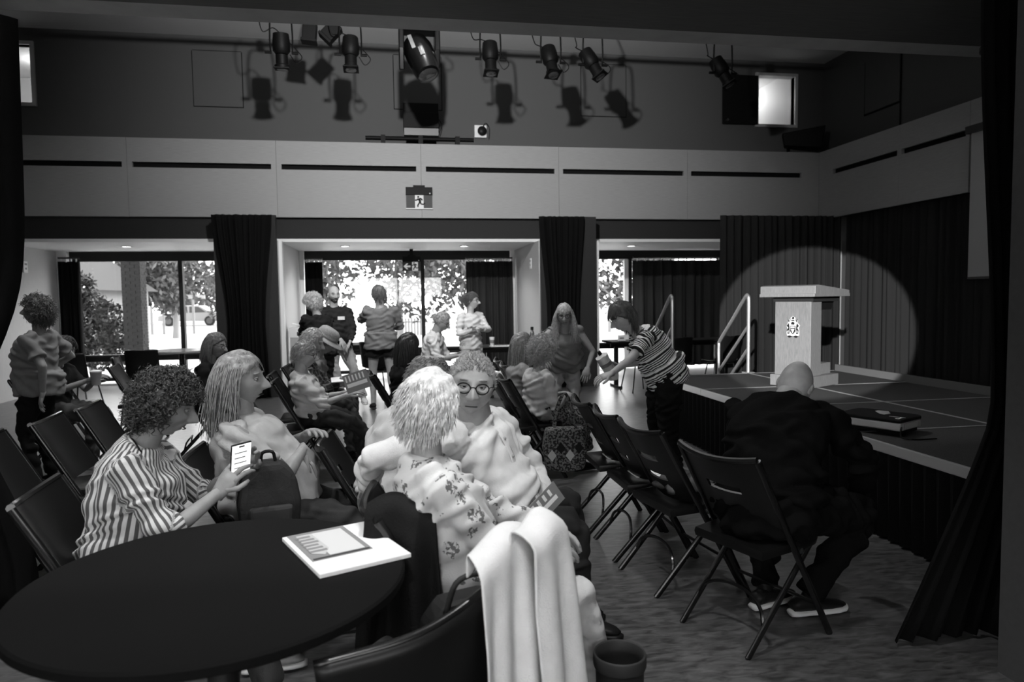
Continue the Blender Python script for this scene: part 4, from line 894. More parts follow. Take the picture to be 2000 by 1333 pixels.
def patmat(name, kind, a=.6, b=.06, rough=.85, s=1.):
    """cloth materials driven by the 'pat' attribute (u along the body, v around it) or by object space"""
    if name in MATS: return MATS[name]
    m = bpy.data.materials.new(name); m.use_nodes = True; MATS[name] = m; n = m.node_tree.nodes; l = m.node_tree.links; B = n['Principled BSDF']; B.inputs['Roughness'].default_value = rough; B.inputs['Specular IOR Level'].default_value = .2
    at = n.new('ShaderNodeAttribute'); at.attribute_name = 'pat'; sx = n.new('ShaderNodeSeparateXYZ'); l.new(at.outputs['Vector'], sx.inputs[0])
    def mth(op, *ins):
        q = n.new('ShaderNodeMath'); q.operation = op
        for i, v in enumerate(ins):
            if isinstance(v, (int, float)): q.inputs[i].default_value = v
            else: l.new(v, q.inputs[i])
        return q.outputs[0]
    def col(fac):
        x = n.new('ShaderNodeMix'); x.data_type = 'FLOAT'; l.new(fac, x.inputs[0]); x.inputs[2].default_value = a; x.inputs[3].default_value = b; return x.outputs[0]
    U, Vv = sx.outputs[0], sx.outputs[1]
    if kind == 'vstripe': fac = mth('GREATER_THAN', mth('SINE', mth('MULTIPLY', Vv, 2 * PI / (.021 * s))), .1)
    elif kind == 'hstripe':
        k = mth('MULTIPLY', U, 1 / .105); fr = mth('FRACT', k); big = mth('GREATER_THAN', mth('SINE', mth('MULTIPLY', U, 2 * PI / .034)), .0); thin = mth('GREATER_THAN', mth('SINE', mth('MULTIPLY', U, 2 * PI / .0155)), -.1)
        sel = mth('GREATER_THAN', fr, .55); mixd = mth('ADD', mth('MULTIPLY', big, sel), mth('MULTIPLY', thin, mth('SUBTRACT', 1., sel))); yoke = mth('GREATER_THAN', U, .485 * s); fac = mth('MAXIMUM', mixd, yoke)
    elif kind == 'plaid':
        p = mth('GREATER_THAN', mth('SINE', mth('MULTIPLY', U, 2 * PI / .06)), .75); q = mth('GREATER_THAN', mth('SINE', mth('MULTIPLY', Vv, 2 * PI / .06)), .75); fac = mth('SUBTRACT', 1., mth('MAXIMUM', p, q))
    elif kind in ('floral', 'weave', 'tattoo'):
        tc = n.new('ShaderNodeTexCoord'); vo = n.new('ShaderNodeTexVoronoi'); vo.inputs['Scale'].default_value = 13 * s; nz = n.new('ShaderNodeTexNoise'); nz.inputs['Scale'].default_value = 42 * s; nz.inputs['Detail'].default_value = 3
        mx = n.new('ShaderNodeVectorMath'); mx.operation = 'ADD'; l.new(tc.outputs['Object'], mx.inputs[0]); sc_ = n.new('ShaderNodeVectorMath'); sc_.operation = 'SCALE'; sc_.inputs['Scale'].default_value = .05; l.new(nz.outputs['Color'], sc_.inputs[0]); l.new(sc_.outputs[0], mx.inputs[1])
        l.new(mx.outputs[0], vo.inputs['Vector']); l.new(tc.outputs['Object'], nz.inputs['Vector'])
        n2 = n.new('ShaderNodeTexNoise'); n2.inputs['Scale'].default_value = 70 * s; l.new(tc.outputs['Object'], n2.inputs['Vector']); n3 = n.new('ShaderNodeTexNoise'); n3.inputs['Scale'].default_value = 6 * s; l.new(tc.outputs['Object'], n3.inputs['Vector'])
        if kind == 'floral': fac = mth('MULTIPLY', mth('LESS_THAN', vo.outputs['Distance'], .33), mth('MULTIPLY', mth('GREATER_THAN', n2.outputs['Fac'], .47), mth('GREATER_THAN', n3.outputs['Fac'], .40)))
        else: fac = mth('GREATER_THAN', n2.outputs['Fac'], .5)
    l.new(col(fac), B.inputs['Base Color'])
    tc2 = n.new('ShaderNodeTexCoord'); nb = n.new('ShaderNodeTexNoise'); nb.inputs['Scale'].default_value = 240; l.new(tc2.outputs['Object'], nb.inputs['Vector']); bp = n.new('ShaderNodeBump'); bp.inputs['Strength'].default_value = .15; bp.inputs['Distance'].default_value = .01; l.new(nb.outputs['Fac'], bp.inputs['Height']); l.new(bp.outputs[0], B.inputs['Normal'])
    return m
def cloth(v): return mat('cloth_%03d' % int(v * 1000), v, .9, bump=.18, bscale=240, var=.06, vscale=30, spec=.2 if v > .1 else .06)
def skin(v): return mat('skin_%03d' % int(v * 1000), v, .5, bump=.05, bscale=160, var=.10, vscale=28, spec=.4)
def hairm(v): return mat('hair_%03d' % int(v * 1000), v, .45, var=.35, vscale=60, spec=.5)
UP = np.array((0, 0, 1.))
def rodr(v, ax, a): ax = norm(ax); return v * math.cos(a) + np.cross(ax, v) * math.sin(a) + ax * ax.dot(v) * (1 - math.cos(a))
def person(label, x, y, face, H=1.68, sit=None, lean=0., side=0., twist=0., hunch=.0, head=(0, 0, 0), headtop=None, girth=1., belly=0., bust=0., female=False, fixed=False,
           hands=None, elbows=None, feet=None, knees=None, handdir=None, palm=None, curl=(.5, .5), sleeve='long', shirt=None, hem=.02, pants='long', pantm=None, skirt=None, collar=False, placket=False, badge=False,
           skinv=.42, hair=None, shoes=None, glasses=None, beard=None, vox=.012, age=.5, fold=.0085, group=None, shoulder=1., extra=None, torso=1., jacket=None, legw=1., headw=1., neck=1., necklen=0.):
    k = H / 1.72; fwd0 = np.array((math.cos(face), math.sin(face), 0)); lft0 = np.array((-math.sin(face), math.cos(face), 0))
    loc = np.array((x, y, 0.)); tz = torso; R = math.radians
    for itn in range(9 if headtop is not None else 1):
        zp = (sit + .095 * k) if sit is not None else .935 * k
        pel = loc + UP * zp
        sp = rodr(UP, lft0, R(lean * .65)); sp = rodr(sp, fwd0, R(side)); fw = rodr(fwd0, lft0, R(lean * .65)); mid = pel + sp * .24 * k * tz
        sp2 = rodr(sp, lft0, R(lean * .55 + hunch * 30)); c7 = mid + sp2 * .235 * k * tz
        lf = rodr(lft0, sp2, R(twist)); fw2 = norm(np.cross(lf, sp2))
        hy, hp, hr = head; hf = rodr(fwd0, UP, R(hy)); hl = np.cross(UP, hf); hu = rodr(UP, hl, R(hp)); hf = rodr(hf, hl, R(hp)); hu = rodr(hu, hf, R(hr)); hl = np.cross(hu, hf)
        hs = 1.0 * k ** .5; hc = c7 + norm(sp2 * .5 + hu * .5) * (.060 * k + .060 + necklen) + hf * .020 + hu * .045
        top = hc + hu * .112 * hs * .7 + UP * .112 * hs * .3 + UP * .012
        if headtop is None: break
        er = np.array(headtop) - top
        if not fixed: loc[:2] += er[:2]
        if sit is None: k = min(max(k + er[2] / 1.8, .8), 1.1); tz = min(max(tz + er[2] * .3, .85), 1.12)
        else: k = min(max(k + .5 * er[2] / .8, .86), 1.08); tz = min(max(tz + .5 * er[2] / .5, .84), 1.25)
    HM = np.stack([hf, hl, hu], 1)
    root = thing('person', label, 'person', (loc[0], loc[1], 0), 0, group); O = np.array((loc[0], loc[1], 0.))
    sw = .178 * k * shoulder * (.93 if female else 1.)
    SH = {1: c7 - sp2 * .055 * k + lf * sw, -1: c7 - sp2 * .055 * k - lf * sw}
    HIP = {1: pel + lft0 * .09 * k, -1: pel - lft0 * .09 * k}
    hands = hands or {}; elbows = elbows or {}; feet = feet or {}; knees = knees or {}; EL = {}; WR = {}; KN = {}; AN = {}
    def loc2w(v): return loc + fwd0 * v[0] + lft0 * v[1] + UP * v[2]
    for s in (1, -1):
        t = hands.get(s)
        if t is None: t = SH[s] + fwd0 * .06 + lf * s * .05 - UP * .5 * k if sit is None else loc2w((.27 * k, .07 * s, sit + .19))
        else: t = np.array(t)
        EL[s], WR[s] = ik(SH[s], t, .285 * k, .25 * k, elbows.get(s, -fwd0 * .5 + lf * s * .6 - UP * .6))
        if sit is not None: ft = feet.get(s, loc2w((.42 * k, .11 * s, .085)))
        else: ft = feet.get(s, loc2w((.0, .10 * s, .085)))
        KN[s], AN[s] = ik(HIP[s], np.array(ft), .43 * k, .425 * k, knees.get(s, fwd0 + UP * .6 + lft0 * s * .12))
    g = girth
    # ---- torso sections: (fraction from pelvis to c7, half width, half depth, forward shift)
    sec = [(-.26, .10, .09, 0), (-.20, .150, .115, 0), (-.05, .175 * (1.04 if female else 1), .128 + .02 * belly, -.005 + .02 * belly), (.15, .162, .115 + .055 * belly, .005 + .045 * belly), (.33, .152, .105 + .05 * belly, .008 + .045 * belly), (.55, .158, .112 + .035 * bust + .01 * belly, .006 + .03 * bust), (.72, .166, .112 + .025 * bust, .0 + .022 * bust), (.86, .150, .098, -.008), (.95, .10, .075, -.01), (1.03, .062, .06, .0)]
    def spine(t):
        a, b = (pel, mid) if t < .5 else (mid, c7); f = t / .5 if t < .5 else (t - .5) / .5; return a + (b - a) * f
    def torso_tube(mb, grow, t0=-.3, t1=1.1, sides=20):
        q = [(t, w_, d, s_) for t, w_, d, s_ in sec if t0 <= t <= t1]
        P = [spine(t) + fw * s_ * k for t, w_, d, s_ in q]; Rr = [((w_ * k * g + grow) * (shoulder if t > .5 else 1), d * k * g + grow) for t, w_, d, s_ in q]
        mb.tube(P, Rr, sides, up=fw * .5 + fw2 * .5)
    def arm(mb, s, upto, grow, r=(.056, .046, .040, .036, .027)):
        a, e, w_ = SH[s], EL[s], WR[s]; gg = k * (.55 + .45 * g)
        P = [a - lf * s * .05 * k, a, a + (e - a) * .5, e]; Rr = [r[0] * gg * .95 + grow, r[0] * gg + grow, r[1] * gg + grow, r[2] * gg + grow]
        if upto == 'short': P = [P[0], P[1], P[2], a + (e - a) * .72]; Rr[-1] = r[1] * gg + grow + .014
        elif upto == 'long' or upto == 'skin': 
            f2 = .93 if upto == 'long' else 1.02
            P += [e + (w_ - e) * .35, e + (w_ - e) * f2]; Rr += [r[3] * gg + grow, r[4] * k + grow * (1.2 if upto == 'long' else 1)]
        elif upto == 'rolled': P += [e + (w_ - e) * .25]; Rr += [r[3] * gg + grow + .006]
        elif upto == 'none': P = P[:2] + [a + (e - a) * .05]; Rr = Rr[:2] + [r[0] * gg + grow]
        mb.tube(P, Rr, 14)
    # ---- body: neck, arms, legs fused into one surface, plus head and hands in the same mesh
    b = MB(); torso_tube(b, -.05, -.06, .9)
    b.tube([c7 - sp2 * .08 * k, c7 + hu * .01, hc - hu * .07 - hf * .01, hc - hf * .012], [.085 * k, .060 * k * neck * (.9 if female else 1.05), .057 * k * neck * (.9 if female else 1.05), .06], 14)
    for s in (1, -1):
        arm(b, s, 'skin', -.004, (.056, .046, .040, .036, .027) if sleeve in ('short', 'none') else ((.036, .034, .034, .033, .027) if sleeve == 'long' else (.038, .036, .038, .036, .027)))
        if pants in ('shorts', 'none', 'skirt'):
            b.tube([HIP[s], HIP[s] + (KN[s] - HIP[s]) * .5, KN[s] - (KN[s] - HIP[s]) * .04, KN[s] + (AN[s] - KN[s]) * .3, KN[s] + (AN[s] - KN[s]) * .75, AN[s] - UP * .03], np.array([.085, .075, .055, .056, .036, .034]) * k * legw, 14)
    V, N, F = remesh(b, vox * .8, 4); bm = MB(); bm.add(V - O, F)
    G = head_grid(female, age); G[:, :, 1] *= headw; nv, nu = G.shape[:2]; Hw = (G.reshape(-1, 3) * hs) @ HM.T + hc - O; bm.add(Hw, head_faces(nv, nu))
    for s in (1, -1):                                       # ears
        e0 = hc - O + HM @ (np.array((-.008, s * .073, -.004)) * hs); Me = HM @ rotz(s * .35)
        bm.ell(e0, np.array((.019, .008, .032)) * hs, Me, 10, 8); bm.ell(e0 + Me @ np.array((.003, s * .006, .004)), np.array((.012, .006, .02)) * hs, Me, 8, 6)
    HAND = {}
    for s in (1, -1):                                       # hands with four fingers and a thumb
        d = norm(WR[s] - EL[s]); hd = (handdir or {}).get(s)
        if hd is not None: d = norm(np.array(hd, float))
        pnv = np.array((palm or {}).get(s, -UP * .8 - lf * s * .3), float); pn = norm(pnv - d * pnv.dot(d)); ac = np.cross(d, pn) * s        # ac towards the thumb side or away, mirrored per hand
        w0 = WR[s] - O; hk = k * 1.0; c_ = curl[0 if s == 1 else 1]
        bm.tube([w0 - d * .02, w0 + d * .015, w0 + d * .05 * hk, w0 + d * .09 * hk], [(.026, .021), (.033, .017), (.041, .016), (.038, .013)], 12, up=pn)
        tips = []
        for q in range(4):
            off = (q - 1.5) * .0205 * hk; base = w0 + d * (.084 - .004 * abs(q - 1.3)) * hk - ac * off; ln = np.array((.042, .028, .022)) * hk * (.9, 1.0, .95, .78)[q]
            dd = norm(d - ac * (q - 1.5) * .10); P = [base - d * .02, base]; a0 = 0
            for jn in range(3):
                a0 += c_ * (.55, .75, .6)[jn]; dv = dd * math.cos(a0) + pn * math.sin(a0); P.append(P[-1] + dv * ln[jn])
            bm.tube(P, np.array([.0105, .0105, .0095, .0085, .006]) * hk, 8); tips.append(P[-1])
        tb = w0 + d * .028 * hk + ac * .026 * hk; P = [tb - ac * .012, tb, tb + norm(ac * .8 + d * .7 + pn * .35 * c_) * .04 * hk]; P.append(P[-1] + norm(d * .9 + ac * .15 + pn * .55 * c_) * .03 * hk); P.append(P[-1] + norm(d * .9 - ac * .05 + pn * .6 * c_) * .02 * hk)
        bm.tube(P, np.array([.014, .0135, .0115, .010, .006]) * hk, 8)
        HAND[s] = dict(w=WR[s], d=d, pn=pn, ac=ac, grip=WR[s] + d * .085 * hk + pn * .03)
    body = bm.build('body', skin(skinv), root, smooth=2)
    def hp_(v): return hc - O + HM @ (np.array(v) * hs)
    # ---- face
    for s in (1, -1):
        MB().ell(hp_((.0750, s * .032, .007)), np.array((.0100, .0125, .0078)) * hs, HM, 12, 8).build('eye', mat('eye_white', .55, .25), root, smooth=2)
        MB().ell(hp_((.0830, s * .032, .0070)), np.array((.0028, .0060, .0060)) * hs, HM, 10, 6).build('iris', mat('iris_dark', .01, .2), root, smooth=2)
        lid = MB().tube([hp_((.084 - .012 * abs(u) ** 2, s * (.032 + .016 * u), .0135 - .005 * u * u)) for u in np.linspace(-1, 1, 7)], np.array([.002, .0040, .0048, .005, .0048, .0040, .002]) * hs, 6); lid.tube([hp_((.0835 - .012 * abs(u) ** 2, s * (.032 + .015 * u), .0005 + .004 * u * u)) for u in np.linspace(-1, 1, 7)], np.array([.0015, .003, .0035, .0036, .0035, .003, .0015]) * hs, 6); lid.build('eyelid', skin(skinv * .8), root, smooth=2)
        br = MB().tube([hp_((.0905 - .018 * max(u, 0) ** 2 - .001, s * (.016 + .034 * (u * .5 + .5)), .029 + .004 * (1 - u * u))) for u in np.linspace(-1, 1, 8)], [((.0022) * hs, .0045 * hs)] * 8, 6, up=hu); br.build('eyebrow', hairm((hair or {}).get('brow', (hair or {}).get('v', .2) * .8)), root, smooth=2)
    MB().tube([hp_((.099 - .010 * u * u, .022 * u, -.0645 - .0015 * u * u)) for u in np.linspace(-1, 1, 9)], [(.0016 * hs, .0022 * hs)] * 9, 6, up=hu).build('mouth', mat('mouth_dark', .04, .5), root, smooth=2)
    if glasses:
        gm = mat('glasses_frame_%d' % int(glasses.get('v', .02) * 100), glasses.get('v', .02), .25); gl = MB(); up_ = glasses.get('up', 0)
        oz = .062 if up_ else .004; oxx = .052 if up_ else .104; tl = rotx(0) if not up_ else roty(-.9)
        for s in (1, -1):
            gl.tube([hp_(tl @ np.array((0, s * .034 + .0245 * math.cos(a), .0195 * math.sin(a))) + np.array((oxx - .012 * ((s * .034 + .0245 * math.cos(a)) / .06) ** 2, 0, oz))) for a in np.linspace(0, 2 * PI, 18, endpoint=False)], glasses.get('r', .0022) * hs, 6, closed=True)
            gl.tube([hp_((oxx - .012, s * .058, oz + .005)), hp_((oxx - .03, s * .076, oz + .006)), hp_((-.004 if not up_ else -.03, s * .079, .014 if not up_ else .05)), hp_((-.02 if not up_ else -.06, s * .078, .0 if not up_ else .04))], .0019 * hs, 6)
        gl.tube([hp_((oxx, .011, oz + .004)), hp_((oxx + .004, 0, oz + .007)), hp_((oxx, -.011, oz + .004))], .0019 * hs, 6)
        gl.build('glasses', gm, root, smooth=2)
    # ---- hair
    if hair:
        hv, style = hair['v'], hair['style']; Nn = G / np.array((.096, .076, .116)) ** 2; Nn /= np.linalg.norm(Nn, axis=2, keepdims=True)
        zf, zb = hair.get('front', .062), hair.get('back', -.075); xs = np.clip((G[:, :, 0] + .06) / .13, 0, 1); line = zb + (zf - zb) * xs ** 1.4; side_dip = hair.get('sideburn', .0) * np.clip(1 - np.abs(G[:, :, 0] - .015) / .03, 0, 1)
        msk = G[:, :, 2] > line - side_dip
        if hair.get('bald'): msk &= ~((G[:, :, 2] > hair['bald']))
        th_ = hair.get('thick', .012); rg = np.random.default_rng(hair.get('seed', 3)); lump = .5 * np.sin(G @ norm((1, .7, .3)) * 130 + 2 * np.sin(G @ norm((.2, 1, .5)) * 90)) + .5 * np.sin(G @ norm((-.4, .6, 1)) * 160)
        edge = np.clip((G[:, :, 2] - (line - side_dip)) / .02, 0.15, 1); Hs = G + Nn * (th_ * edge * (1 + .22 * lump))[:, :, None]
        hm_ = MB(); idx = -np.ones((nv, nu), int); F = []
        for i in range(nv - 1):
            for j in range(nu):
                j2 = (j + 1) % nu
                if msk[i, j] and msk[i + 1, j] and msk[i, j2] and msk[i + 1, j2]: F.append((i * nu + j, (i + 1) * nu + j, (i + 1) * nu + j2, i * nu + j2))
        if msk[0].all(): F.append(tuple(range(nu)))
        hm_.add((Hs.reshape(-1, 3) * hs) @ HM.T + hc - O, F)
        n_ = hair.get('n', 700); ii = np.argwhere(msk); wts = np.sin(np.linspace(.02, PI - .02, nv))[ii[:, 0]]; pick = ii[rg.choice(len(ii), n_, p=wts / wts.sum())]
        rt = (Hs[pick[:, 0], pick[:, 1]] - Nn[pick[:, 0], pick[:, 1]] * .004); nr = Nn[pick[:, 0], pick[:, 1]]
        rtw = (rt * hs) @ HM.T + hc; nw_ = nr @ HM.T
        L_ = hair.get('len', .05); gv = hair.get('grav', .3); cur = hair.get('curl', 0.)
        if style == 'curly': dr = norm_rows(nw_ + rg.normal(size=nw_.shape) * .5)
        elif style == 'spiky': dr = norm_rows(nw_ * .5 + hu * .55 - hf * .25 + rg.normal(size=nw_.shape) * .25)
        elif style == 'long': dr = norm_rows(nw_ * .25 - hu * .5 + hl * np.sign(rt[:, 1:2]) * .45 - hf * .3 + rg.normal(size=nw_.shape) * .06)
        else: dr = norm_rows(nw_ * .14 - hf * (.75 if not hair.get('fwd') else -.3) - hu * .35 + hl * np.sign(rt[:, 1:2] + 1e-5) * .2 + rg.normal(size=nw_.shape) * .16)
        lnz = np.full((n_, 1), L_)
        if style == 'long' and hair.get('bang'): 
            fm = (rt[:, 0] > .045) & (np.abs(rt[:, 1]) < .055); dr[fm] = norm_rows(hf * .6 - hu * .5 + rg.normal(size=(fm.sum(), 3)) * .12); lnz[fm] = hair['bang']
        Vs, Fs = strands(rtw, dr, hair.get('steps', 7), lnz, hair.get('w', .0045), gv, HM, hc, hs, hair.get('seed', 3), cur, hair.get('curlf', 2.), hair.get('wob', .25), hair.get('keep', 1.1), hair.get('lenvar', .35), clear=hair.get('clear', .028 if style in ('long', 'curly') else None), part=hair.get('clearx', .05))
        hm_.add(Vs - O, Fs.tolist()); 
        if hair.get('tail'):                                   # ponytail
            p0 = hp_((-.10, 0, .05)); tl_ = MB(); ends = [hp_((-.13, 0, .06)), hp_((-.155, .0, -.02)), hp_((-.13, .01, -.13))]
            for q in range(26): hm_.tube(spline([p0 + rg.normal(size=3) * .008] + [e_ + rg.normal(size=3) * .016 for e_ in ends], 8), np.linspace(.007, .002, 8), 5)
        hm_.build('hair', hairm(hv), root, smooth=2)
    if beard:
        fm = (G[:, :, 2] < -.045 + .0 * G[:, :, 0]) & (G[:, :, 0] > .0) & ~((np.abs(G[:, :, 1]) < .021) & (np.abs(G[:, :, 2] + .0645) < .0085)) & (G[:, :, 2] > -.113); rg = np.random.default_rng(5); ii = np.argwhere(fm); pick = ii[rg.choice(len(ii), 420)]; Nn = G / np.array((.096, .076, .116)) ** 2; Nn /= np.linalg.norm(Nn, axis=2, keepdims=True)
        rtw = (G[pick[:, 0], pick[:, 1]] * hs) @ HM.T + hc; nw_ = Nn[pick[:, 0], pick[:, 1]] @ HM.T
        Vs, Fs = strands(rtw, norm_rows(nw_ - hu * .5 + rg.normal(size=nw_.shape) * .3), 3, beard.get('len', .018), .0035, .4, HM, hc, hs, 5, keep=.9); MB().add(Vs - O, Fs.tolist()).build('beard', hairm(beard['v']), root, smooth=2)
    # ---- clothes
    def pattern(me, V):
        bones = [(pel, c7, 0)] + [(SH[s], EL[s], 1) for s in (1, -1)] + [(EL[s], WR[s], 2) for s in (1, -1)]; best = np.full(len(V), 1e9); out = np.zeros((len(V), 3))
        for a, e, kind in bones:
            ax = e - a; L = np.linalg.norm(ax); ax = ax / L; t = np.clip((V - a) @ ax, -.3 * L if kind == 0 else 0, L * 1.15); q = a + t[:, None] * ax; dd = V - q; r = np.linalg.norm(dd, axis=1) - (.11 if kind == 0 else 0)
            ref = fw if kind == 0 else norm(np.cross(ax, np.cross(UP * .3 + fwd0, ax))); s2 = np.cross(ax, ref); ang = np.arctan2(dd @ s2, dd @ ref); sel = r < best; best[sel] = r[sel]
            out[sel, 0] = t[sel] if kind == 0 else (.52 * k - .30 * k * (t[sel] / L) if kind == 1 else .22 - t[sel]); out[sel, 1] = ang[sel] * (.135 if kind == 0 else .05); out[sel, 2] = kind
        at = me.attributes.new('pat', 'FLOAT_VECTOR', 'POINT'); at.data.foreach_set('vector', out.astype(np.float32).ravel())
    def garment(nm, mb, m, v, fo, par=None, seed=0, pat=False):
        V, N, F = remesh(mb, v, 5); V = folds(V, N, fo, seed=seed + int(abs(x * 31 + y * 17)) % 50, dirn=sp); me_ = MB().add(V - O, F).mesh(nm)
        if pat: pattern(me_, V)
        return link(nm, me_, m, par or root, 2)
    if shirt is not None:
        m_ = MB(); torso_tube(m_, .012, -.21 + hem if hem < .1 else -.05, 1.04 if collar else .955)
        if hem <= .02 and sit is None: m_.tube([pel - sp * .10 * k, pel + sp * .12 * k], [(.190 * k * g + .012, .145 * k * g + .012 + .02 * belly), (.178 * k * g + .012, .135 * k * g + .012 + .03 * belly)], 18, up=fw)
        for s in (1, -1): arm(m_, s, sleeve, .011)
        pat = hasattr(shirt, 'name') and any(q in shirt.name for q in ('stripe', 'plaid'))
        sh_ = garment('shirt', m_, shirt, vox, fold, seed=1, pat=True)
        if collar: 
            cb = MB(); cb.tube([c7 + hu * .015 + (hf * math.cos(a) * .060 + hl * math.sin(a) * .062) * k - hu * (.008 + .016 * (1 + math.cos(a))) for a in np.linspace(.25, 2 * PI - .25, 20)], [(.004, .016)] * 20, 6, up=hu); cb.v = [q - O for q in cb.v]; cb.build('collar', shirt, sh_, smooth=2)
        if placket:
            PQ = [spine(t) + fw * (s_ * k + d_ * k * g + .017) - O for t, d_, s_ in [(float(t), float(np.interp(t, [q[0] for q in sec], [q[2] for q in sec])), float(np.interp(t, [q[0] for q in sec], [q[3] for q in sec]))) for t in np.linspace(-.1, .9, 14)]]
            MB().tube(PQ, [(.016, .0035)] * len(PQ), 6, up=fw).build('placket', shirt, sh_, smooth=2)
            for q in PQ[2::2]: MB().ell(q + fw * .005, (.006, .006, .006), None, 8, 6).build('button', mat('button_grey', .3, .4), sh_, smooth=2)
        if badge:
            qb = spine(.66) + fw * (.132 * k * g + .02) + lf * .07 - O; MB().obox(qb, (.09, .006, .045), np.stack([lf, fw, sp], 1)).build('name_badge', PAPER, sh_)
    if pants in ('long', 'shorts') and pantm is not None:
        m_ = MB(); torso_tube(m_, -.006, -.27, .20); 
        for s in (1, -1):
            d1, d2 = KN[s] - HIP[s], AN[s] - KN[s]; P = [HIP[s] - norm(d1) * .02, HIP[s] + d1 * .5]; Rr = [.095 * k * g ** .5, .086 * k * g ** .5]
            if pants == 'long': P += [KN[s] - d1 * .03, KN[s] + d2 * .08, KN[s] + d2 * .5, AN[s] - d2 * .03]; Rr += [.068 * k, .066 * k, .062 * k, .055 * k]
            else: Rr = [.112 * k * g ** .5, .108 * k * g ** .5]
            m_.tube(P, np.array(Rr) * legw, 14)
        garment('trousers' if pants == 'long' else 'shorts', m_, pantm, vox, fold * .9, seed=2)
    if skirt is not None:
        m_ = MB(); kn = (KN[1] + KN[-1]) / 2; an_ = (AN[1] + AN[-1]) / 2
        m_.tube([pel + sp * .06, pel + (kn - pel) * .4, kn + (kn - pel) * .05, kn + (an_ - kn) * .35, kn + (an_ - kn) * .75], [(.18 * k, .12 * k), (.2 * k, .13 * k), (.2 * k, .12 * k), (.2 * k, .13 * k), (.22 * k, .16 * k)], 18, up=UP + fwd0 * .2)
        garment('skirt', m_, skirt, vox, fold * 1.3, seed=4)
    if shoes:
        for s in (1, -1):
            a = AN[s] - O; fd = norm((shoes.get('dir', {}) or {}).get(s, fwd0)); 
            if 'tilt' in shoes: fd = norm(fd + UP * shoes['tilt'].get(s, 0.))
            ld = np.cross(norm(np.cross(np.cross(UP, fd), fd) * -1), fd); ud = np.cross(fd, norm(np.cross(UP, fd))); z0 = a - ud * .075
            so = MB(); sm = MB(); stn = [(-.075, .028, .02), (-.055, .036, .0), (0., .036, 0), (.07, .044, 0), (.13, .045, .002), (.17, .034, .008), (.19, .015, .014)]
            so.tube([z0 + fd * q * k + ud * .008 for q, w_, u in stn], [(w_ * k, .014) for q, w_, u in stn], 12, up=ud)
            stn2 = [(-.07, .026, .035), (-.045, .034, .055), (.0, .036, .062), (.05, .040, .042), (.10, .042, .030), (.15, .034, .022), (.178, .015, .012)]
            sm.tube([z0 + fd * q * k + ud * (.018 + h_ * .5) for q, w_, h_ in stn2], [(w_ * k, h_ * .62) for q, w_, h_ in stn2], 12, up=ud)
            if pants == 'long' or shoes.get('sock'): sm.tube([a + (KN[s] - AN[s]) * .18, a - ud * .03], [.038, .037], 10)
            sh0 = sm.build('shoe', shoes['m'], root, smooth=2); so.build('sole', shoes.get('sole', shoes['m']), sh0, smooth=2)
    return dict(root=root, hand=HAND, hc=hc, HM=HM, hs=hs, c7=c7, sp=sp2, fw=fw2, lf=lf, O=O, SH=SH, EL=EL, WR=WR, KN=KN, AN=AN, pel=pel, tz=tz, top=top, k=k, hp=hp_)
def norm_rows(a): return a / np.maximum(np.linalg.norm(a, axis=1, keepdims=True), 1e-9)
SHBLK = dict(m=mat('black_leather', .012, .4)); 
# ------------------------------------------------------------------ the people
D = math.radians
def ht(px, py, Y): return atY(px, py, Y)
def sneaker(v=.5, s=.6): return dict(m=cloth(v), sole=mat('sole_%d' % int(s * 100), s, .7))
PP = {}
PP['w1'] = person('elderly person with white hair in a floral blouse, seen from behind', .10, 2.2, D(8), 1.62, .44, lean=-26, hunch=.75, head=(38, 4, 4), headtop=ht(843, 724, 2.2), female=True, girth=1.04, bust=.5, belly=.6,
    sleeve='long', shirt=patmat('floral_blouse', 'floral', .62, .15, s=1.35), hands={1: (.52, 2.34, .64), -1: (.47, 2.18, .64)}, pantm=cloth(.52), shoes=sneaker(.45, .6), feet={1: (.66, 2.42, .085), -1: (.68, 2.27, .085)}, knees={1: (.9, .2, .7), -1: (.95, .05, .6)},
    hair=dict(v=.72, style='short', thick=.020, n=1800, len=.045, w=.0034, grav=.16, wob=.14, keep=1.09, back=-.085, front=.05, sideburn=.02, brow=.5), skinv=.40, vox=.0085, collar=True, fold=.007)
PP['m2'] = person('person in glasses and white shirt turned round to face the camera', .24, 2.75, D(-38), 1.74, .44, lean=-3, side=12, head=(-56, 6, -6), headtop=ht(925, 687, 2.62), girth=1.12, belly=.9,
    shirt=cloth(.66), hands={1: atY(1058, 985, 2.62), -1: (-.12, 2.75, .72)}, elbows={1: (.5, .3, -.6), -1: (-.9, .2, -.3)}, handdir={1: (.1, -.3, -.6)}, pantm=cloth(.03), shoes=SHBLK, feet={1: (.74, 3.05, .085), -1: (.76, 2.86, .085)}, knees={1: (.8, .5, .6), -1: (.9, .25, .6)},
    hair=dict(v=.34, style='spiky', thick=.004, n=1600, len=.017, w=.0020, grav=.03, wob=.3, keep=1.0, front=.066, back=-.06, sideburn=.03, brow=.22), headw=1.13, neck=1.2, necklen=-.03, glasses=dict(v=.02, r=.0026), skinv=.36, vox=.0085, collar=True, placket=True, fold=.008)
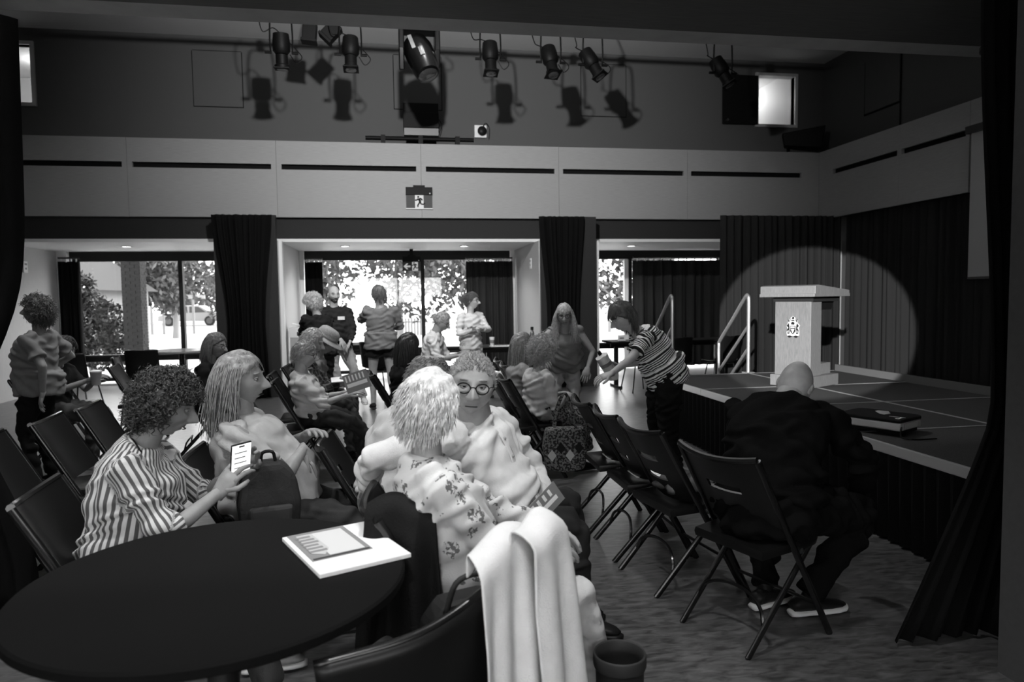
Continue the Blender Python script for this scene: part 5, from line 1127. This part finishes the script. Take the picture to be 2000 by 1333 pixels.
PP['w3'] = person('curly dark-haired person in a striped shirt looking at a phone', -.85, 2.68, D(4), 1.63, .44, lean=6, hunch=.4, head=(8, 22, 0), headtop=ht(336, 728, 2.68), female=True, girth=1.10, bust=.8, belly=.7,
    sleeve='rolled', shirt=patmat('vertical_stripe_shirt', 'vstripe', .62, .10), hands={-1: atY(428, 962, 2.62), 1: atY(478, 915, 2.78)}, elbows={-1: (.2, -.4, -.8), 1: (.3, .3, -.8)}, handdir={-1: (.55, .1, .75), 1: (.3, -.25, .6)}, palm={-1: (.5, .75, -.1), 1: (-.2, -.8, .2)}, pantm=cloth(.05), shoes=sneaker(.25, .55), feet={-1: (-.46, 2.50, .085), 1: (-.55, 2.78, .085)},
    hair=dict(v=.055, style='curly', thick=.020, n=1700, len=.05, w=.0036, grav=.2, curl=.008, curlf=1.8, wob=.6, keep=1.14, back=-.085, front=.05, sideburn=.03), skinv=.27, vox=.0085, collar=True, curl=(.7, .7))
PP['p4'] = person('long-haired person in a grey t-shirt with glasses pushed up', -.72, 3.18, D(2), 1.70, .44, lean=-10, head=(-6, 2, 0), headtop=ht(468, 687, 3.15), girth=1.22, belly=1.2, bust=.5,
    sleeve='short', shirt=cloth(.42), hands={-1: atY(592, 878, 3.12), 1: atY(600, 850, 3.3)}, elbows={-1: (.2, -.7, -.6), 1: (.2, .7, -.5)}, handdir={-1: (.5, .2, -.7)}, pantm=cloth(.045), shoes=SHBLK, legw=1.12,
    hair=dict(v=.30, style='long', thick=.016, n=1500, len=.25, w=.0045, grav=.42, wob=.16, keep=1.08, steps=11, back=-.06, front=.058, sideburn=.0, clearx=.028), glasses=dict(v=.02, up=1), skinv=.27, vox=.0095, collar=True)
PP['m5'] = person('man in glasses and pale shirt reading a leaflet, legs crossed', -.76, 5.66, D(4), 1.76, .44, lean=-16, hunch=.3, head=(-6, 10, 0), headtop=ht(596, 667, 5.85), girth=1.05, belly=.6,
    shirt=cloth(.50), sleeve='rolled', hands={-1: atY(678, 772, 5.72), 1: atY(672, 768, 6.0)}, elbows={-1: (-.1, -.4, -.8)}, handdir={-1: (.9, .1, .3), 1: (.9, 0, .2)}, pantm=cloth(.035), shoes=SHBLK, feet={-1: (-.10, 5.80, .16), 1: (-.3, 6.0, .085)}, knees={-1: (.9, 0, .8)},
    hair=dict(v=.32, style='short', thick=.009, n=700, len=.03, w=.003, grav=.2, front=.064, back=-.06, sideburn=.02), glasses=dict(v=.03), skinv=.36, vox=.011, collar=True, placket=True)
PP['m6'] = person('bearded man in a dark plaid shirt looking down', -.70, 6.25, D(4), 1.76, .44, lean=4, head=(-8, 22, 0), headtop=ht(615, 642, 6.45), girth=1.1, belly=.8,
    shirt=patmat('plaid_shirt', 'plaid', .10, .022), hands={-1: atY(665, 752, 6.3), 1: atY(680, 745, 6.6)}, handdir={-1: (.9, .2, .1), 1: (.9, -.2, .1)}, pantm=cloth(.08), shoes=SHBLK,
    hair=dict(v=.45, style='short', thick=.010, n=700, len=.04, w=.0035, grav=.2, front=.066, back=-.06), beard=dict(v=.45), skinv=.33, vox=.012)
PP['p7'] = person('person in a straw sun hat looking down', -.66, 6.85, D(0), 1.64, .44, lean=8, head=(-8, 30, 0), headtop=ht(642, 648, 7.1), female=True, shirt=cloth(.28), sleeve='short', pantm=cloth(.06), shoes=SHBLK,
    hair=dict(v=.2, style='short', thick=.01, n=300, len=.05, back=-.09), skinv=.33, vox=.013)
PP['w8'] = person('white curly-haired person in black standing with back turned', -1.2, 8.9, D(120), 1.66, None, lean=14, head=(20, 22, 0), headtop=ht(607, 574, 8.9), female=True, girth=1.1, shirt=cloth(.018), pantm=cloth(.03), shoes=SHBLK,
    hands={1: atY(588, 668, 9.25), -1: atY(604, 675, 9.25)}, hair=dict(v=.62, style='curly', thick=.02, n=1000, len=.05, w=.004, grav=.15, curl=.009, curlf=2, wob=.6, keep=1.13, back=-.08, front=.04), skinv=.35, vox=.013)
PP['m9'] = person('bald bearded man in a dark sweatshirt standing with hands clasped', -.8, 9.6, D(-78), 1.74, None, lean=-1, head=(8, 6, 0), headtop=ht(652, 558, 9.6), girth=1.22, belly=.8, shirt=cloth(.025), pantm=cloth(.45), shoes=sneaker(.7, .8), collar=True,
    hands={1: atY(684, 668, 9.38), -1: atY(668, 668, 9.36)}, elbows={1: (.7, .3, -.4), -1: (-.7, .3, -.4)}, handdir={1: (-.5, -.1, -.8), -1: (.5, -.1, -.8)}, feet={1: (-.42, 9.5, .085), -1: (-.72, 9.55, .085)}, hair=dict(v=.10, style='short', thick=.003, n=120, len=.008, front=.14, back=-.05, bald=.045, w=.002, brow=.06), beard=dict(v=.12, len=.010), skinv=.42, vox=.013, badge=True)
PP['p10'] = person('person in grey t-shirt and black shorts standing with back to us', -.22, 9.35, D(100), 1.68, None, lean=0, head=(30, 4, 0), headtop=ht(738, 557, 9.35), girth=1.16, belly=.4, sleeve='long', shirt=cloth(.17), pants='shorts', pantm=cloth(.018), shoes=dict(m=cloth(.03), sole=cloth(.04)), legw=1.02,
    hands={1: atY(716, 618, 9.75), -1: atY(768, 640, 9.7)}, elbows={1: (-.8, -.4, -.8), -1: (.8, -.4, -.8)}, feet={1: (-.31, 9.36, .085), -1: (-.04, 9.30, .085)}, hair=dict(v=.10, style='long', thick=.012, n=700, len=.085, w=.004, grav=.35, wob=.3, keep=1.1, back=-.09, front=.05), skinv=.40, vox=.012)
PP['w11'] = person('black-haired person in black seen from behind in the middle', .02, 5.75, D(25), 1.66, .44, lean=6, head=(15, 10, 0), headtop=ht(799, 652, 6.3), female=True, shirt=cloth(.012), pantm=cloth(.014), shoes=SHBLK,
    hair=dict(v=.018, style='long', thick=.022, n=1100, len=.20, w=.006, grav=.45, wob=.1, keep=1.16, steps=9, back=-.09, front=.03), skinv=.3, vox=.012)
PP['m12'] = person('balding grey-haired person in a pale shirt behind the white hair', .02, 3.42, D(10), 1.66, .44, lean=14, hunch=.5, head=(5, 14, 0), headtop=ht(842, 692, 3.35), girth=1.1, belly=.5, shirt=cloth(.56), sleeve='long', pantm=cloth(.03), shoes=SHBLK, feet={-1: (.70, 3.42, .36), 1: (.42, 3.45, .085)}, knees={-1: (.8, 0, .9)},
    hair=dict(v=.22, style='short', thick=.008, n=900, len=.03, w=.0028, grav=.15, back=-.075, front=.05, bald=.098, sideburn=.02), skinv=.34, vox=.010)
PP['m13'] = person('old man in glasses and pale shirt seated by the window', .58, 8.6, D(-15), 1.72, .44, lean=4, hunch=.3, head=(-8, 28, 0), headtop=ht(868, 610, 8.6), shirt=cloth(.55), sleeve='rolled', hands={-1: (.74, 8.40, .76), 1: (.76, 8.62, .76)}, pantm=cloth(.03), shoes=SHBLK,
    hair=dict(v=.28, style='short', thick=.006, n=500, len=.02, w=.003, grav=.2, front=.07, back=-.06), glasses=dict(v=.02), skinv=.28, vox=.012, collar=True)
PP['w14'] = person('ponytailed person in glasses and pale overalls standing by the curtain', .95, 9.5, D(-60), 1.62, None, lean=0, head=(35, 4, 0), headtop=ht(922, 571, 9.5), female=True, girth=.92, bust=.6, shirt=cloth(.62), hands={1: atY(932, 640, 9.3), -1: atY(925, 642, 9.28)}, elbows={1: (.8, .2, -.5), -1: (-.8, .2, -.5)}, handdir={1: (-.7, -.2, .2), -1: (.7, -.2, .2)},
    pantm=patmat('striped_overalls', 'weave', .5, .3), shoes=sneaker(.5), hair=dict(v=.09, style='short', thick=.008, n=700, len=.05, w=.003, grav=.1, back=-.085, front=.056, tail=1), glasses=dict(v=.03), skinv=.45, vox=.011)
PP['w15'] = person('person with long straight brown hair seated in the front row', 1.2, 6.25, D(6), 1.62, .44, lean=3, head=(10, 4, 0), headtop=ht(1020, 650, 6.2), female=True, shirt=cloth(.30), pantm=cloth(.10), shoes=SHBLK,
    hair=dict(v=.22, style='long', thick=.016, n=1300, len=.26, w=.0045, grav=.5, wob=.06, keep=1.12, steps=10, back=-.08, front=.055), skinv=.35, vox=.012)
PP['w16'] = person('curly-haired person in a pale sweater and patterned skirt seated', 1.25, 5.62, D(14), 1.62, .44, lean=4, side=4, head=(25, 8, 0), headtop=ht(1060, 662, 5.6), female=True, girth=1.06, shirt=cloth(.46), pants='skirt', skirt=patmat('patterned_skirt', 'weave', .22, .03), shoes=SHBLK,
    hair=dict(v=.40, style='curly', thick=.02, n=1500, len=.075, w=.0038, grav=.3, curl=.009, curlf=2.6, wob=.5, keep=1.12, back=-.09, front=.05), skinv=.38, vox=.011, fold=.008)
PP['w17'] = person('long blonde-haired person in glasses and sleeveless top leaning forward', 1.72, 7.0, D(-100), 1.68, None, lean=24, hunch=.3, head=(-4, 12, 4), headtop=ht(1101, 593, 6.75), female=True, girth=1.18, bust=1., belly=.8, sleeve='none', shirt=cloth(.20), pantm=cloth(.36), shoes=sneaker(.3),
    hands={1: atY(1147, 722, 6.7), -1: atY(1062, 700, 6.6)}, elbows={1: (.8, .3, .1), -1: (-.8, .3, 0)}, hair=dict(v=.52, style='long', thick=.012, n=1400, len=.30, w=.005, grav=.45, wob=.18, keep=1.10, steps=11, back=-.08, front=.055, bang=.05), glasses=dict(v=.03), skinv=.30, vox=.011)
PP['w18'] = person('person with bobbed hair in a striped top leaning over the front chairs', 2.0, 5.25, D(176), 1.66, None, lean=32, hunch=.4, head=(8, 30, 0), headtop=ht(1207, 592, 5.2), female=True, girth=1.12, bust=.8, belly=.6, sleeve='short', shirt=patmat('horizontal_stripe_top', 'hstripe', .72, .02), pantm=cloth(.012), shoes=SHBLK, legw=1.25,
    hands={1: atY(1160, 765, 4.75), -1: atY(1205, 715, 5.5)}, elbows={1: (.2, -.3, -.8), -1: (.2, .3, -.8)}, handdir={1: (-.9, 0, -.3), -1: (-.7, -.2, .3)}, feet={1: (2.08, 4.98, .085), -1: (2.12, 5.28, .085)},
    hair=dict(v=.055, style='long', thick=.02, n=1500, len=.125, w=.0045, grav=.42, wob=.08, keep=1.16, steps=9, back=-.07, front=.055, bang=.06, clearx=.022), glasses=dict(v=.5), skinv=.38, vox=.009)
PP['m19'] = person('bald man in a dark jacket sitting bent forward in the front row', 1.56, 2.74, D(50), 1.78, .44, lean=46, hunch=.35, head=(2, 42, 14), headtop=ht(1546, 712, 3.12), fixed=True, girth=1.2, belly=.3, shirt=cloth(.004), pantm=cloth(.005), shoes=dict(m=mat('black_leather', .012, .4), sole=mat('sole_pale', .65, .7), dir={1: (.8, .3, 0), -1: (1, .05, 0)}), feet={1: (1.66, 2.93, .085), -1: (1.80, 2.82, .085)}, knees={1: (.5, .8, .5), -1: (.9, .1, .6)},
    hands={1: (1.95, 3.25, .45), -1: (2.12, 3.0, .42)}, elbows={1: (-.4, .5, -.2), -1: (.5, -.5, -.1)}, skinv=.36, vox=.0095, fold=.012)
PP['ws'] = person('person in a grey t-shirt standing at the left, hand on hip', -2.6, 6.05, D(172), 1.64, None, lean=-3, head=(6, -4, 0), headtop=ht(72, 578, 6.0), female=True, girth=1.06, bust=1.1, belly=.8, sleeve='short', shirt=cloth(.20), pantm=cloth(.013), shoes=SHBLK,
    hands={1: atY(83, 770, 5.85), -1: (-2.85, 6.3, .9)}, elbows={1: (.8, -.5, -.3), -1: (.5, .5, -.3)}, handdir={1: (-.3, .2, -.8)}, hair=dict(v=.10, style='curly', thick=.016, n=1300, len=.075, w=.004, grav=.32, curl=.007, curlf=1.6, wob=.4, keep=1.10, back=-.085, front=.045), skinv=.26, vox=.011)
PP['w2'] = person('dark-haired person seated behind the standing person at the left', -2.85, 6.75, D(-8), 1.64, .44, lean=6, head=(-6, 26, 0), headtop=ht(130, 657, 6.7), female=True, shirt=cloth(.02), sleeve='short', pantm=cloth(.06), shoes=sneaker(.1, .6), hands={-1: atY(176, 742, 6.52), 1: atY(184, 744, 6.68)},
    hair=dict(v=.02, style='long', thick=.012, n=800, len=.12, w=.005, grav=.4, keep=1.1, back=-.08, front=.05), skinv=.22, vox=.012)
PP['w0'] = person('long-haired person in black and glasses seated before the left window', -1.68, 6.75, D(-4), 1.64, .44, lean=8, head=(-8, 14, 0), headtop=ht(423, 650, 6.8), female=True, shirt=cloth(.014), pantm=cloth(.03), shoes=SHBLK,
    hair=dict(v=.12, style='long', thick=.014, n=1000, len=.22, w=.005, grav=.45, wob=.12, keep=1.1, steps=9, back=-.08, front=.055, bang=0, clearx=.03), glasses=dict(v=.04), skinv=.28, vox=.012)
bpy.data.scenes.remove(TMP)
# seat every chair under its sitter
for q, i_ in (('w1', 8), ('m2', 9), ('w11', 10), ('m12', 11), ('w3', 12), ('p4', 13), ('m5', 14), ('m6', 15), ('p7', 16), ('w16', 4), ('w15', 5), ('w0', 21), ('w2', 22)):
    a_ = SEAT[i_][2]; p_ = PP[q]['pel']; CHAIRS[i_].location = (p_[0] - .02 * math.cos(a_), p_[1] - .02 * math.sin(a_), 0)
CHAIRS[8].location.y += .08
# ------------------------------------------------------------------ plain backs for the chairs of the left rows
def plain_back():
    bt = np.array((-.235, .80)); d = norm(np.array((.215, .0)) - bt); G = []
    for s in (0, .1, .2, .3, .36):
        G.append([(*( (lambda q: (q[0], u * .213, q[1]))(bt + d * s + np.array((-.86, -.5)) * .045 * (1 - u * u)) ),) for u in np.linspace(-1, 1, 15)])
    me = MB().sheet(np.array(G), .010).mesh('backrest_plain'); me.materials.append(CHBACK); me.polygons.foreach_set('use_smooth', [True] * len(me.polygons)); me.set_sharp_from_angle(angle=.7); return me
PB = plain_back()
for o in COL.objects:
    if o.name.startswith('folding_chair') and any(q in o['label'] for q in ('left row', 'left curtain', 'beyond the left', 'dark-haired person', 'reading a leaflet', 'striped shirt', 'long hair')):
        for ch in o.children:
            if ch.name.startswith('backrest'): ch.data = PB
# ------------------------------------------------------------------ things people hold
def M4(M, c): m = np.eye(4); m[:3, :3] = M; m[:3, 3] = c; return Matrix(m.tolist())
def flat(name, label, cat, c, xa, ya, w_, h, th, m, group=None):
    """thin board whose local x, y span it; returns the thing, parts are built around its origin"""
    t = thing(name, label, cat, (0, 0, 0), 0, group); t.matrix_world = M4(basis(xa, ya), c); return t
ph_c = atY(470, 899, 2.63)
ph = flat('phone', 'pale-screened smartphone held by the striped-shirt person', 'phone', ph_c, (.78, .52, .1), (.25, -.35, .95), .075, .15, .008, None)
MB().box(-.037, .037, -.074, .074, -.004, .004).build('case', BLKPL, ph, bevel=.003)
MB().box(-.0345, .0345, -.071, .071, -.006, -.0045).build('screen_back', BLKPL, ph)
MB().box(-.0345, .0345, -.071, .071, .0041, .0048).build('screen', mat('phone_screen', .7, .3, emit=.55), ph)
MB().box(-.01, .01, .06, .066, .0049, .0052).build('notch', BLKPL, ph)
for k in range(4): MB().box(-.025, .02 - .006 * (k % 2), .035 - .022 * k, .039 - .022 * k, .0049, .0051).build('text_line', INKM, ph)
def leaflet(label, c, xa, ya, w_, h, dark_top=True):
    t = flat('leaflet', label, 'leaflet', c, xa, ya, w_, h, .003, PAPER)
    MB().box(-w_ / 2, w_ / 2, -h / 2, h / 2, -.0015, .0015).build('cover', mat('leaflet_grey', .2, .6), t)
    MB().box(-w_ / 2, w_ / 2, -h / 2 + .01, h / 2 - .004, -.004, -.0017).build('pages', PAPER, t)
    for k in range(6): MB().box(-w_ * .42 + w_ * .14 * k, -w_ * .36 + w_ * .14 * k, h * .08, h * .4, .0016, .002).build('print_bar', PAPER, t)
    MB().box(-w_ * .42, w_ * .40, -h * .22, -h * .02, .0016, .002).build('title_band', PAPER, t)
    return t
leaflet('folded leaflet in the hand of the man with crossed legs', atY(697, 745, 5.68), (.95, -.1, .3), (-.25, .1, .9), .2, .15)
leaflet('folded leaflet on the lap of the white-shirted person', atY(1056, 995, 2.42), (.72, .3, .55), (-.45, -.15, .75), .2, .085)
tb = flat('tablet', 'pale paper tray held low by the bearded man in plaid', 'tray', atY(672, 741, 6.25), (1, .1, .05), (0, 1, .12), .2, .2, .006, None)
MB().box(-.11, .11, -.09, .09, -.004, .004).build('tray', PAPER, tb, bevel=.002); MB().ell((.01, 0, .012), (.05, .04, .018), None, 12, 8).build('food', INKM, tb, smooth=2)
g = atY(1186, 716, 5.42)
bo = thing('wrapped_bottle', 'bottle in crumpled pale paper held by the striped-top person', 'bottle', tuple(g)); bo.rotation_euler = (.1, -.55, 0)
V = MB().lathe([(.028, -.13), (.042, -.12), (.048, -.02), (.05, .06), (.052, .10), (.02, .115)], 22); V.v[0] += (np.sin(V.v[0] @ np.array((90, 60, 110))) * .004)[:, None]
V.build('paper_wrap', mat('crumpled_paper', .6, .7, bump=.4, bscale=60), bo, smooth=True); MB().lathe([(.016, .11), (.016, .145)], 12).build('cap', BLKPL, bo)
MB().lathe([(.051, .01), (.0525, .04)], 22).build('band', INKM, bo)
cp = thing('cup', 'pale carton cup held by the seated dark-haired person', 'cup', tuple(atY(188, 748, 6.5)))
MB().lathe([(.034, -.02), (.046, .09), (.048, .092)], 18).build('body', mat('carton', .4, .7), cp, smooth=True); MB().lathe([(.049, .092), (.049, .102), (.03, .108)], 18).build('lid', PAPER, cp, smooth=True)
# straw hat worn by the seated person
q = PP['p7']; hb = MB(); Mh = q['HM']; c0 = q['hp']((-.012, 0, .048)); prof = [(.19, -.018), (.185, -.010), (.13, .004), (.108, .010), (.106, .05), (.096, .085), (.07, .105), (.02, .112)]
hb.lathe(prof, 32, c0, Mh @ roty(.1), 1.05, .95); ht_ = hb.build('straw_hat', mat('straw', .3, .8, var=.3, vscale=120, bump=.3, bscale=200), q['root'], smooth=2)
MB().lathe([(.1085, .008), (.1075, .03)], 32, c0, Mh @ roty(.1), 1.05, .95).build('hat_band', INKM, ht_, smooth=2)
# hearing aid and earring of the white-haired person, lanyard of the striped one
q = PP['w1']; MB().tube([q['hp']((.004, -.082, .026)), q['hp']((-.012, -.085, .022)), q['hp']((-.02, -.084, .0)), q['hp']((-.014, -.083, -.014))], .0035, 6).build('hearing_aid', mat('pale_plastic', .7, .3), q['root'], smooth=2)
MB().tube([q['hp']((-.004, -.083, -.042)) + np.array((.007 * math.cos(a), 0, .008 * math.sin(a))) for a in np.linspace(0, 2 * PI, 12, endpoint=False)], .002, 5, closed=True).build('earring', CHROME, q['root'], smooth=2)
q = PP['w3']; c7 = q['c7'] - q['O']; fw, lf, sp = q['fw'], q['lf'], q['sp']
MB().tube(spline([c7 + sp * .02 - fw * .05, c7 + lf * -.075 + sp * .01, c7 - lf * .06 + fw * .10 - sp * .1, c7 + fw * .16 - sp * .26, c7 + lf * .05 + fw * .11 - sp * .1, c7 + lf * .075 + sp * .01, c7 + sp * .02 - fw * .05], 40), .003, 5).build('lanyard', BLKPL, q['root'], smooth=2)
# ------------------------------------------------------------------ bags and clothes left about
bk = thing('backpack', 'small dark backpack with grey straps between the near table and grey t-shirt', 'backpack', (-.50, 2.80, .565), D(15))
bk.scale = (.9, .9, .88)
MB().prism([(-.12, 0), (.12, 0), (.13, .12), (.11, .24), (.05, .30), (-.05, .30), (-.11, .24), (-.13, .12)], -.08, .06, FX).build('body', mat('backpack_cloth', .03, .8, bump=.3, bscale=90), bk, bevel=.03)
MB().prism([(-.08, .03), (.08, .03), (.09, .12), (-.09, .12)], .06, .1, FX).build('pocket', mat('backpack_pocket', .05, .8), bk, bevel=.015)
for s in (-1, 1): MB().tube(spline([(s * .05, .08, .28), (s * .1, .13, .2), (s * .11, .12, .08), (s * .09, .08, .02)], 14), [(.018, .005)] * 14, 6, up=(0, 1, 0)).build('strap', mat('strap_grey', .2, .8), bk)
MB().tube(spline([(-.03, 0, .3), (-.02, 0, .34), (.02, 0, .34), (.03, 0, .3)], 10), .008, 6).build('handle', BLKPL, bk)
to = thing('tote_bag', 'patterned cloth tote hanging from a chair back in the front row', 'bag', (1.1, 4.52, .30), D(-8))
MB().prism([(-.13, .0), (.0, -.02), (.13, .0), (.15, .15), (.13, .28), (-.13, .28), (-.15, .15)], -.05, .06, FX).build('body', patmat('tote_pattern', 'weave', .02, .14, s=1.0), to, bevel=.025)
for k in range(4): MB().prism([(-.03, 0), (0, .04), (.03, 0), (0, -.04)], .06, .064, FX, (-.09 + .06 * k, 0, .10 + .05 * (k % 2))).build('patch', mat('patch_%d' % (k % 2), (.4, .012)[k % 2], .8), to)
for s in (-1, 1): MB().tube(spline([(-.07, s * .03, .28), (-.05, s * .03, .40), (.0, -.03, .512), (.05, s * .03, .40), (.07, s * .03, .28)], 18), [(.010, .003)] * 18, 6, up=(0, 1, 0)).build('strap', patmat('tote_pattern', 'weave'), to)
def crumple(name, label, cat, c, rx, ry, rz_, m, seed):
    t = thing(name, label, cat, c); b = MB().ell((0, 0, rz_), (rx, ry, rz_), None, 40, 24); V = b.v[0]; N_ = V / np.linalg.norm(V - np.array((0, 0, rz_)) * 0, axis=1, keepdims=True)
    b.v[0] = folds(V, N_, .022, 38, seed, (1, .3, .6)); b.v[0][:, 2] = np.maximum(b.v[0][:, 2], .001); b.build('cloth', m, t, smooth=2); return t
sx_, sy_, _ = SEAT[1]; crumple('scarf', 'crumpled grey scarf on the second chair of the front row', 'scarf', (sx_ + .03, sy_, .438), .16, .15, .05, mat('scarf_grey', .10, .9, var=.8, vscale=14), 5)
for i_, lab in ((2, 'loose pale papers on the third chair seat of the front row'), (3, 'loose pale paper on the fourth chair seat of the front row')):
    sx_, sy_, a_ = SEAT[i_]; t = thing('papers', lab, 'papers', (sx_ + .03, sy_, .4375), a_)
    for k in range(2): MB().box(-.12 + .02 * k, .1 + .02 * k, -.1 + .03 * k, .06 + .03 * k, .002 * k, .002 * k + .0015).build('sheet', PAPER, t)
# tub chair at the near table with a pale cardigan over its right side
tc = thing('tub_chair', 'dark tub chair in the near foreground with a pale cardigan over it', 'chair', (.12, 1.78, 0)); O_ = np.array((.12, 1.78, 0))
rim = spline([(-.19, 1.50, .67), (.04, 1.55, .695), (.22, 1.66, .75), (.36, 1.80, .80), (.42, 1.95, .79)], 26) - O_
G = [];
for f in np.linspace(0, 1, 10):
    r_ = rim.copy(); cx = np.array((.06, .10)); r_[:, :2] = cx + (r_[:, :2] - cx) * (1 - .22 * f ** 1.5); r_[:, 2] = rim[:, 2] * (1 - f) + .40 * f; G.append(r_)
MB().sheet(np.array(G), .014).build('back_shell', CHBACK, tc, smooth=2)
MB().tube(rim, .012, 8).build('rim', CHTUBE, tc, smooth=2)
MB().lathe([(.17, .395), (.2, .405), (.2, .43), (.17, .44)], 28, (.05, .09, 0)).build('seat', CHBACK, tc, smooth=True)
for a in (.8, 2.3, 3.9, 5.5): MB().tube([(.05 + .13 * math.cos(a), .09 + .12 * math.sin(a), .4), (.05 + .2 * math.cos(a), .09 + .17 * math.sin(a), 0)], .011, 8).build('leg', CHTUBE, tc, smooth=True)
# cardigan: a folded sheet hanging from the rim towards the viewer
ca_ = thing('cardigan', 'cream knitted cardigan draped over the tub chair', 'cardigan', (.3, 1.72, 0)); OC = np.array((.3, 1.72, 0)); CREAM = mat('cream_knit', .8, .95, bump=.5, bscale=320, var=.05, vscale=20)
def drape(L0, L1, zt, zb, out, n=46, nz=30, amp=.016, nf=5.5, seed=0, back=.14, flare=.12, sag=.02):
    rg = np.random.default_rng(seed); L0, L1 = np.array(L0), np.array(L1); o_ = norm(np.array(out)); u = np.linspace(0, 1, n); G = []; ph = rg.uniform(0, 6, 3)
    for i in range(nz):
        t = -.22 + 1.22 * i / (nz - 1); base = L0[None] + (L1 - L0)[None] * u[:, None]
        if t < 0: z = zt + .012 + t * back * 4.2 * .4; off = -.022 + 0 * u
        else:
            z = zt - (zt - zb) * t ** 1.05; off = .045 + .06 * t + amp * min(1, t * 3) * (np.sin(2 * PI * nf * u + ph[0] + 1.2 * t) + .6 * np.sin(2 * PI * nf * .47 * u + ph[1])) * (1 + .5 * t)
        top = .016 * math.exp(-(t / .06) ** 2); P = np.zeros((n, 3)); wid = 1 + flare * max(t, 0); bb = (L0 + L1)[None] / 2 + (base - (L0 + L1)[None] / 2) * wid
        P[:, :2] = bb + o_[None] * np.reshape(off if t >= 0 else off, (-1, 1)); P[:, 2] = z + top + sag * np.sin(PI * u) * (1 if t < .1 else .5) + .012 * np.sin(6 * u + ph[2]); G.append(P)
    return np.array(G)
G = drape((.165, 1.635), (.365, 1.83), .82, .20, (.35, -1.0), seed=2, amp=.012, nf=3.1, flare=.14); MB().sheet(G - OC, .006).build('body', CREAM, ca_, smooth=2, sub=1)
G = drape((.25, 1.69), (.36, 1.83), .845, .33, (.75, -.75), seed=5, amp=.010, nf=1.6, flare=.16); MB().sheet(G + np.array((.035, -.03, .006)) - OC, .008).build('sleeve', CREAM, ca_, smooth=2, sub=1)
# black jacket over the chair of the floral blouse
jk = thing('jacket', 'black jacket hung over the chair back of the floral-blouse person', 'jacket', (.02, 2.2, 0)); OJ = np.array((.02, 2.2, 0)); JM = mat('jacket_black', .010, .8, bump=.3, bscale=120)
G = drape((-.095, 2.12), (.11, 2.07), .815, .44, (-.12, -1.0), seed=4, amp=.016, nf=2, flare=.25); MB().sheet(G - OJ, .008).build('body', JM, jk, smooth=2, sub=1)
# black handbag on the floor by the pale trousers, grey bag with clasp under the cardigan
hb_ = thing('bucket_bag', 'dark bucket bag on the floor right of the cardigan', 'bag', (.68, 2.08, 0))
MB().lathe([(.055, 0), (.07, .02), (.078, .3), (.082, .315), (.076, .315), (.07, .28), (.06, .05)], 28).build('body', mat('bag_leather', .02, .5), hb_, smooth=2)
MB().tube([(.081 * math.cos(a), .081 * math.sin(a), .295) for a in np.linspace(0, 2 * PI, 28, endpoint=False)], [(.004, .024)] * 28, 8, up=(0, 0, 1), closed=True).build('rim', mat('bag_rim', .035, .5), hb_, smooth=2)
hd_ = thing('handbag', 'black handbag with metal clasp on the seat of the tub chair', 'bag', (.17, 1.87, .442), D(20))
MB().prism([(-.13, 0), (.13, 0), (.12, .14), (.07, .2), (-.07, .2), (-.12, .14)], -.05, .05, FX).build('body', mat('bag_leather', .02, .5), hd_, bevel=.02)
MB().tube(spline([(-.08, -.05, .18), (-.05, -.07, .27), (.05, -.07, .27), (.08, -.05, .18)], 18), .008, 6).build('handle', mat('bag_rim', .035, .5), hd_, smooth=2)
for s in (-1, 1): MB().ell((s * .03, -.062, .13), (.012, .008, .012), None, 10, 8).build('stud', CHROME, hd_, smooth=2)
MB().tube(spline([(-.06, -.064, .02), (-.055, -.066, .08), (-.03, -.068, .10), (-.02, -.068, .14)], 12), .004, 6).build('clasp_chain', CHROME, hd_, smooth=2)
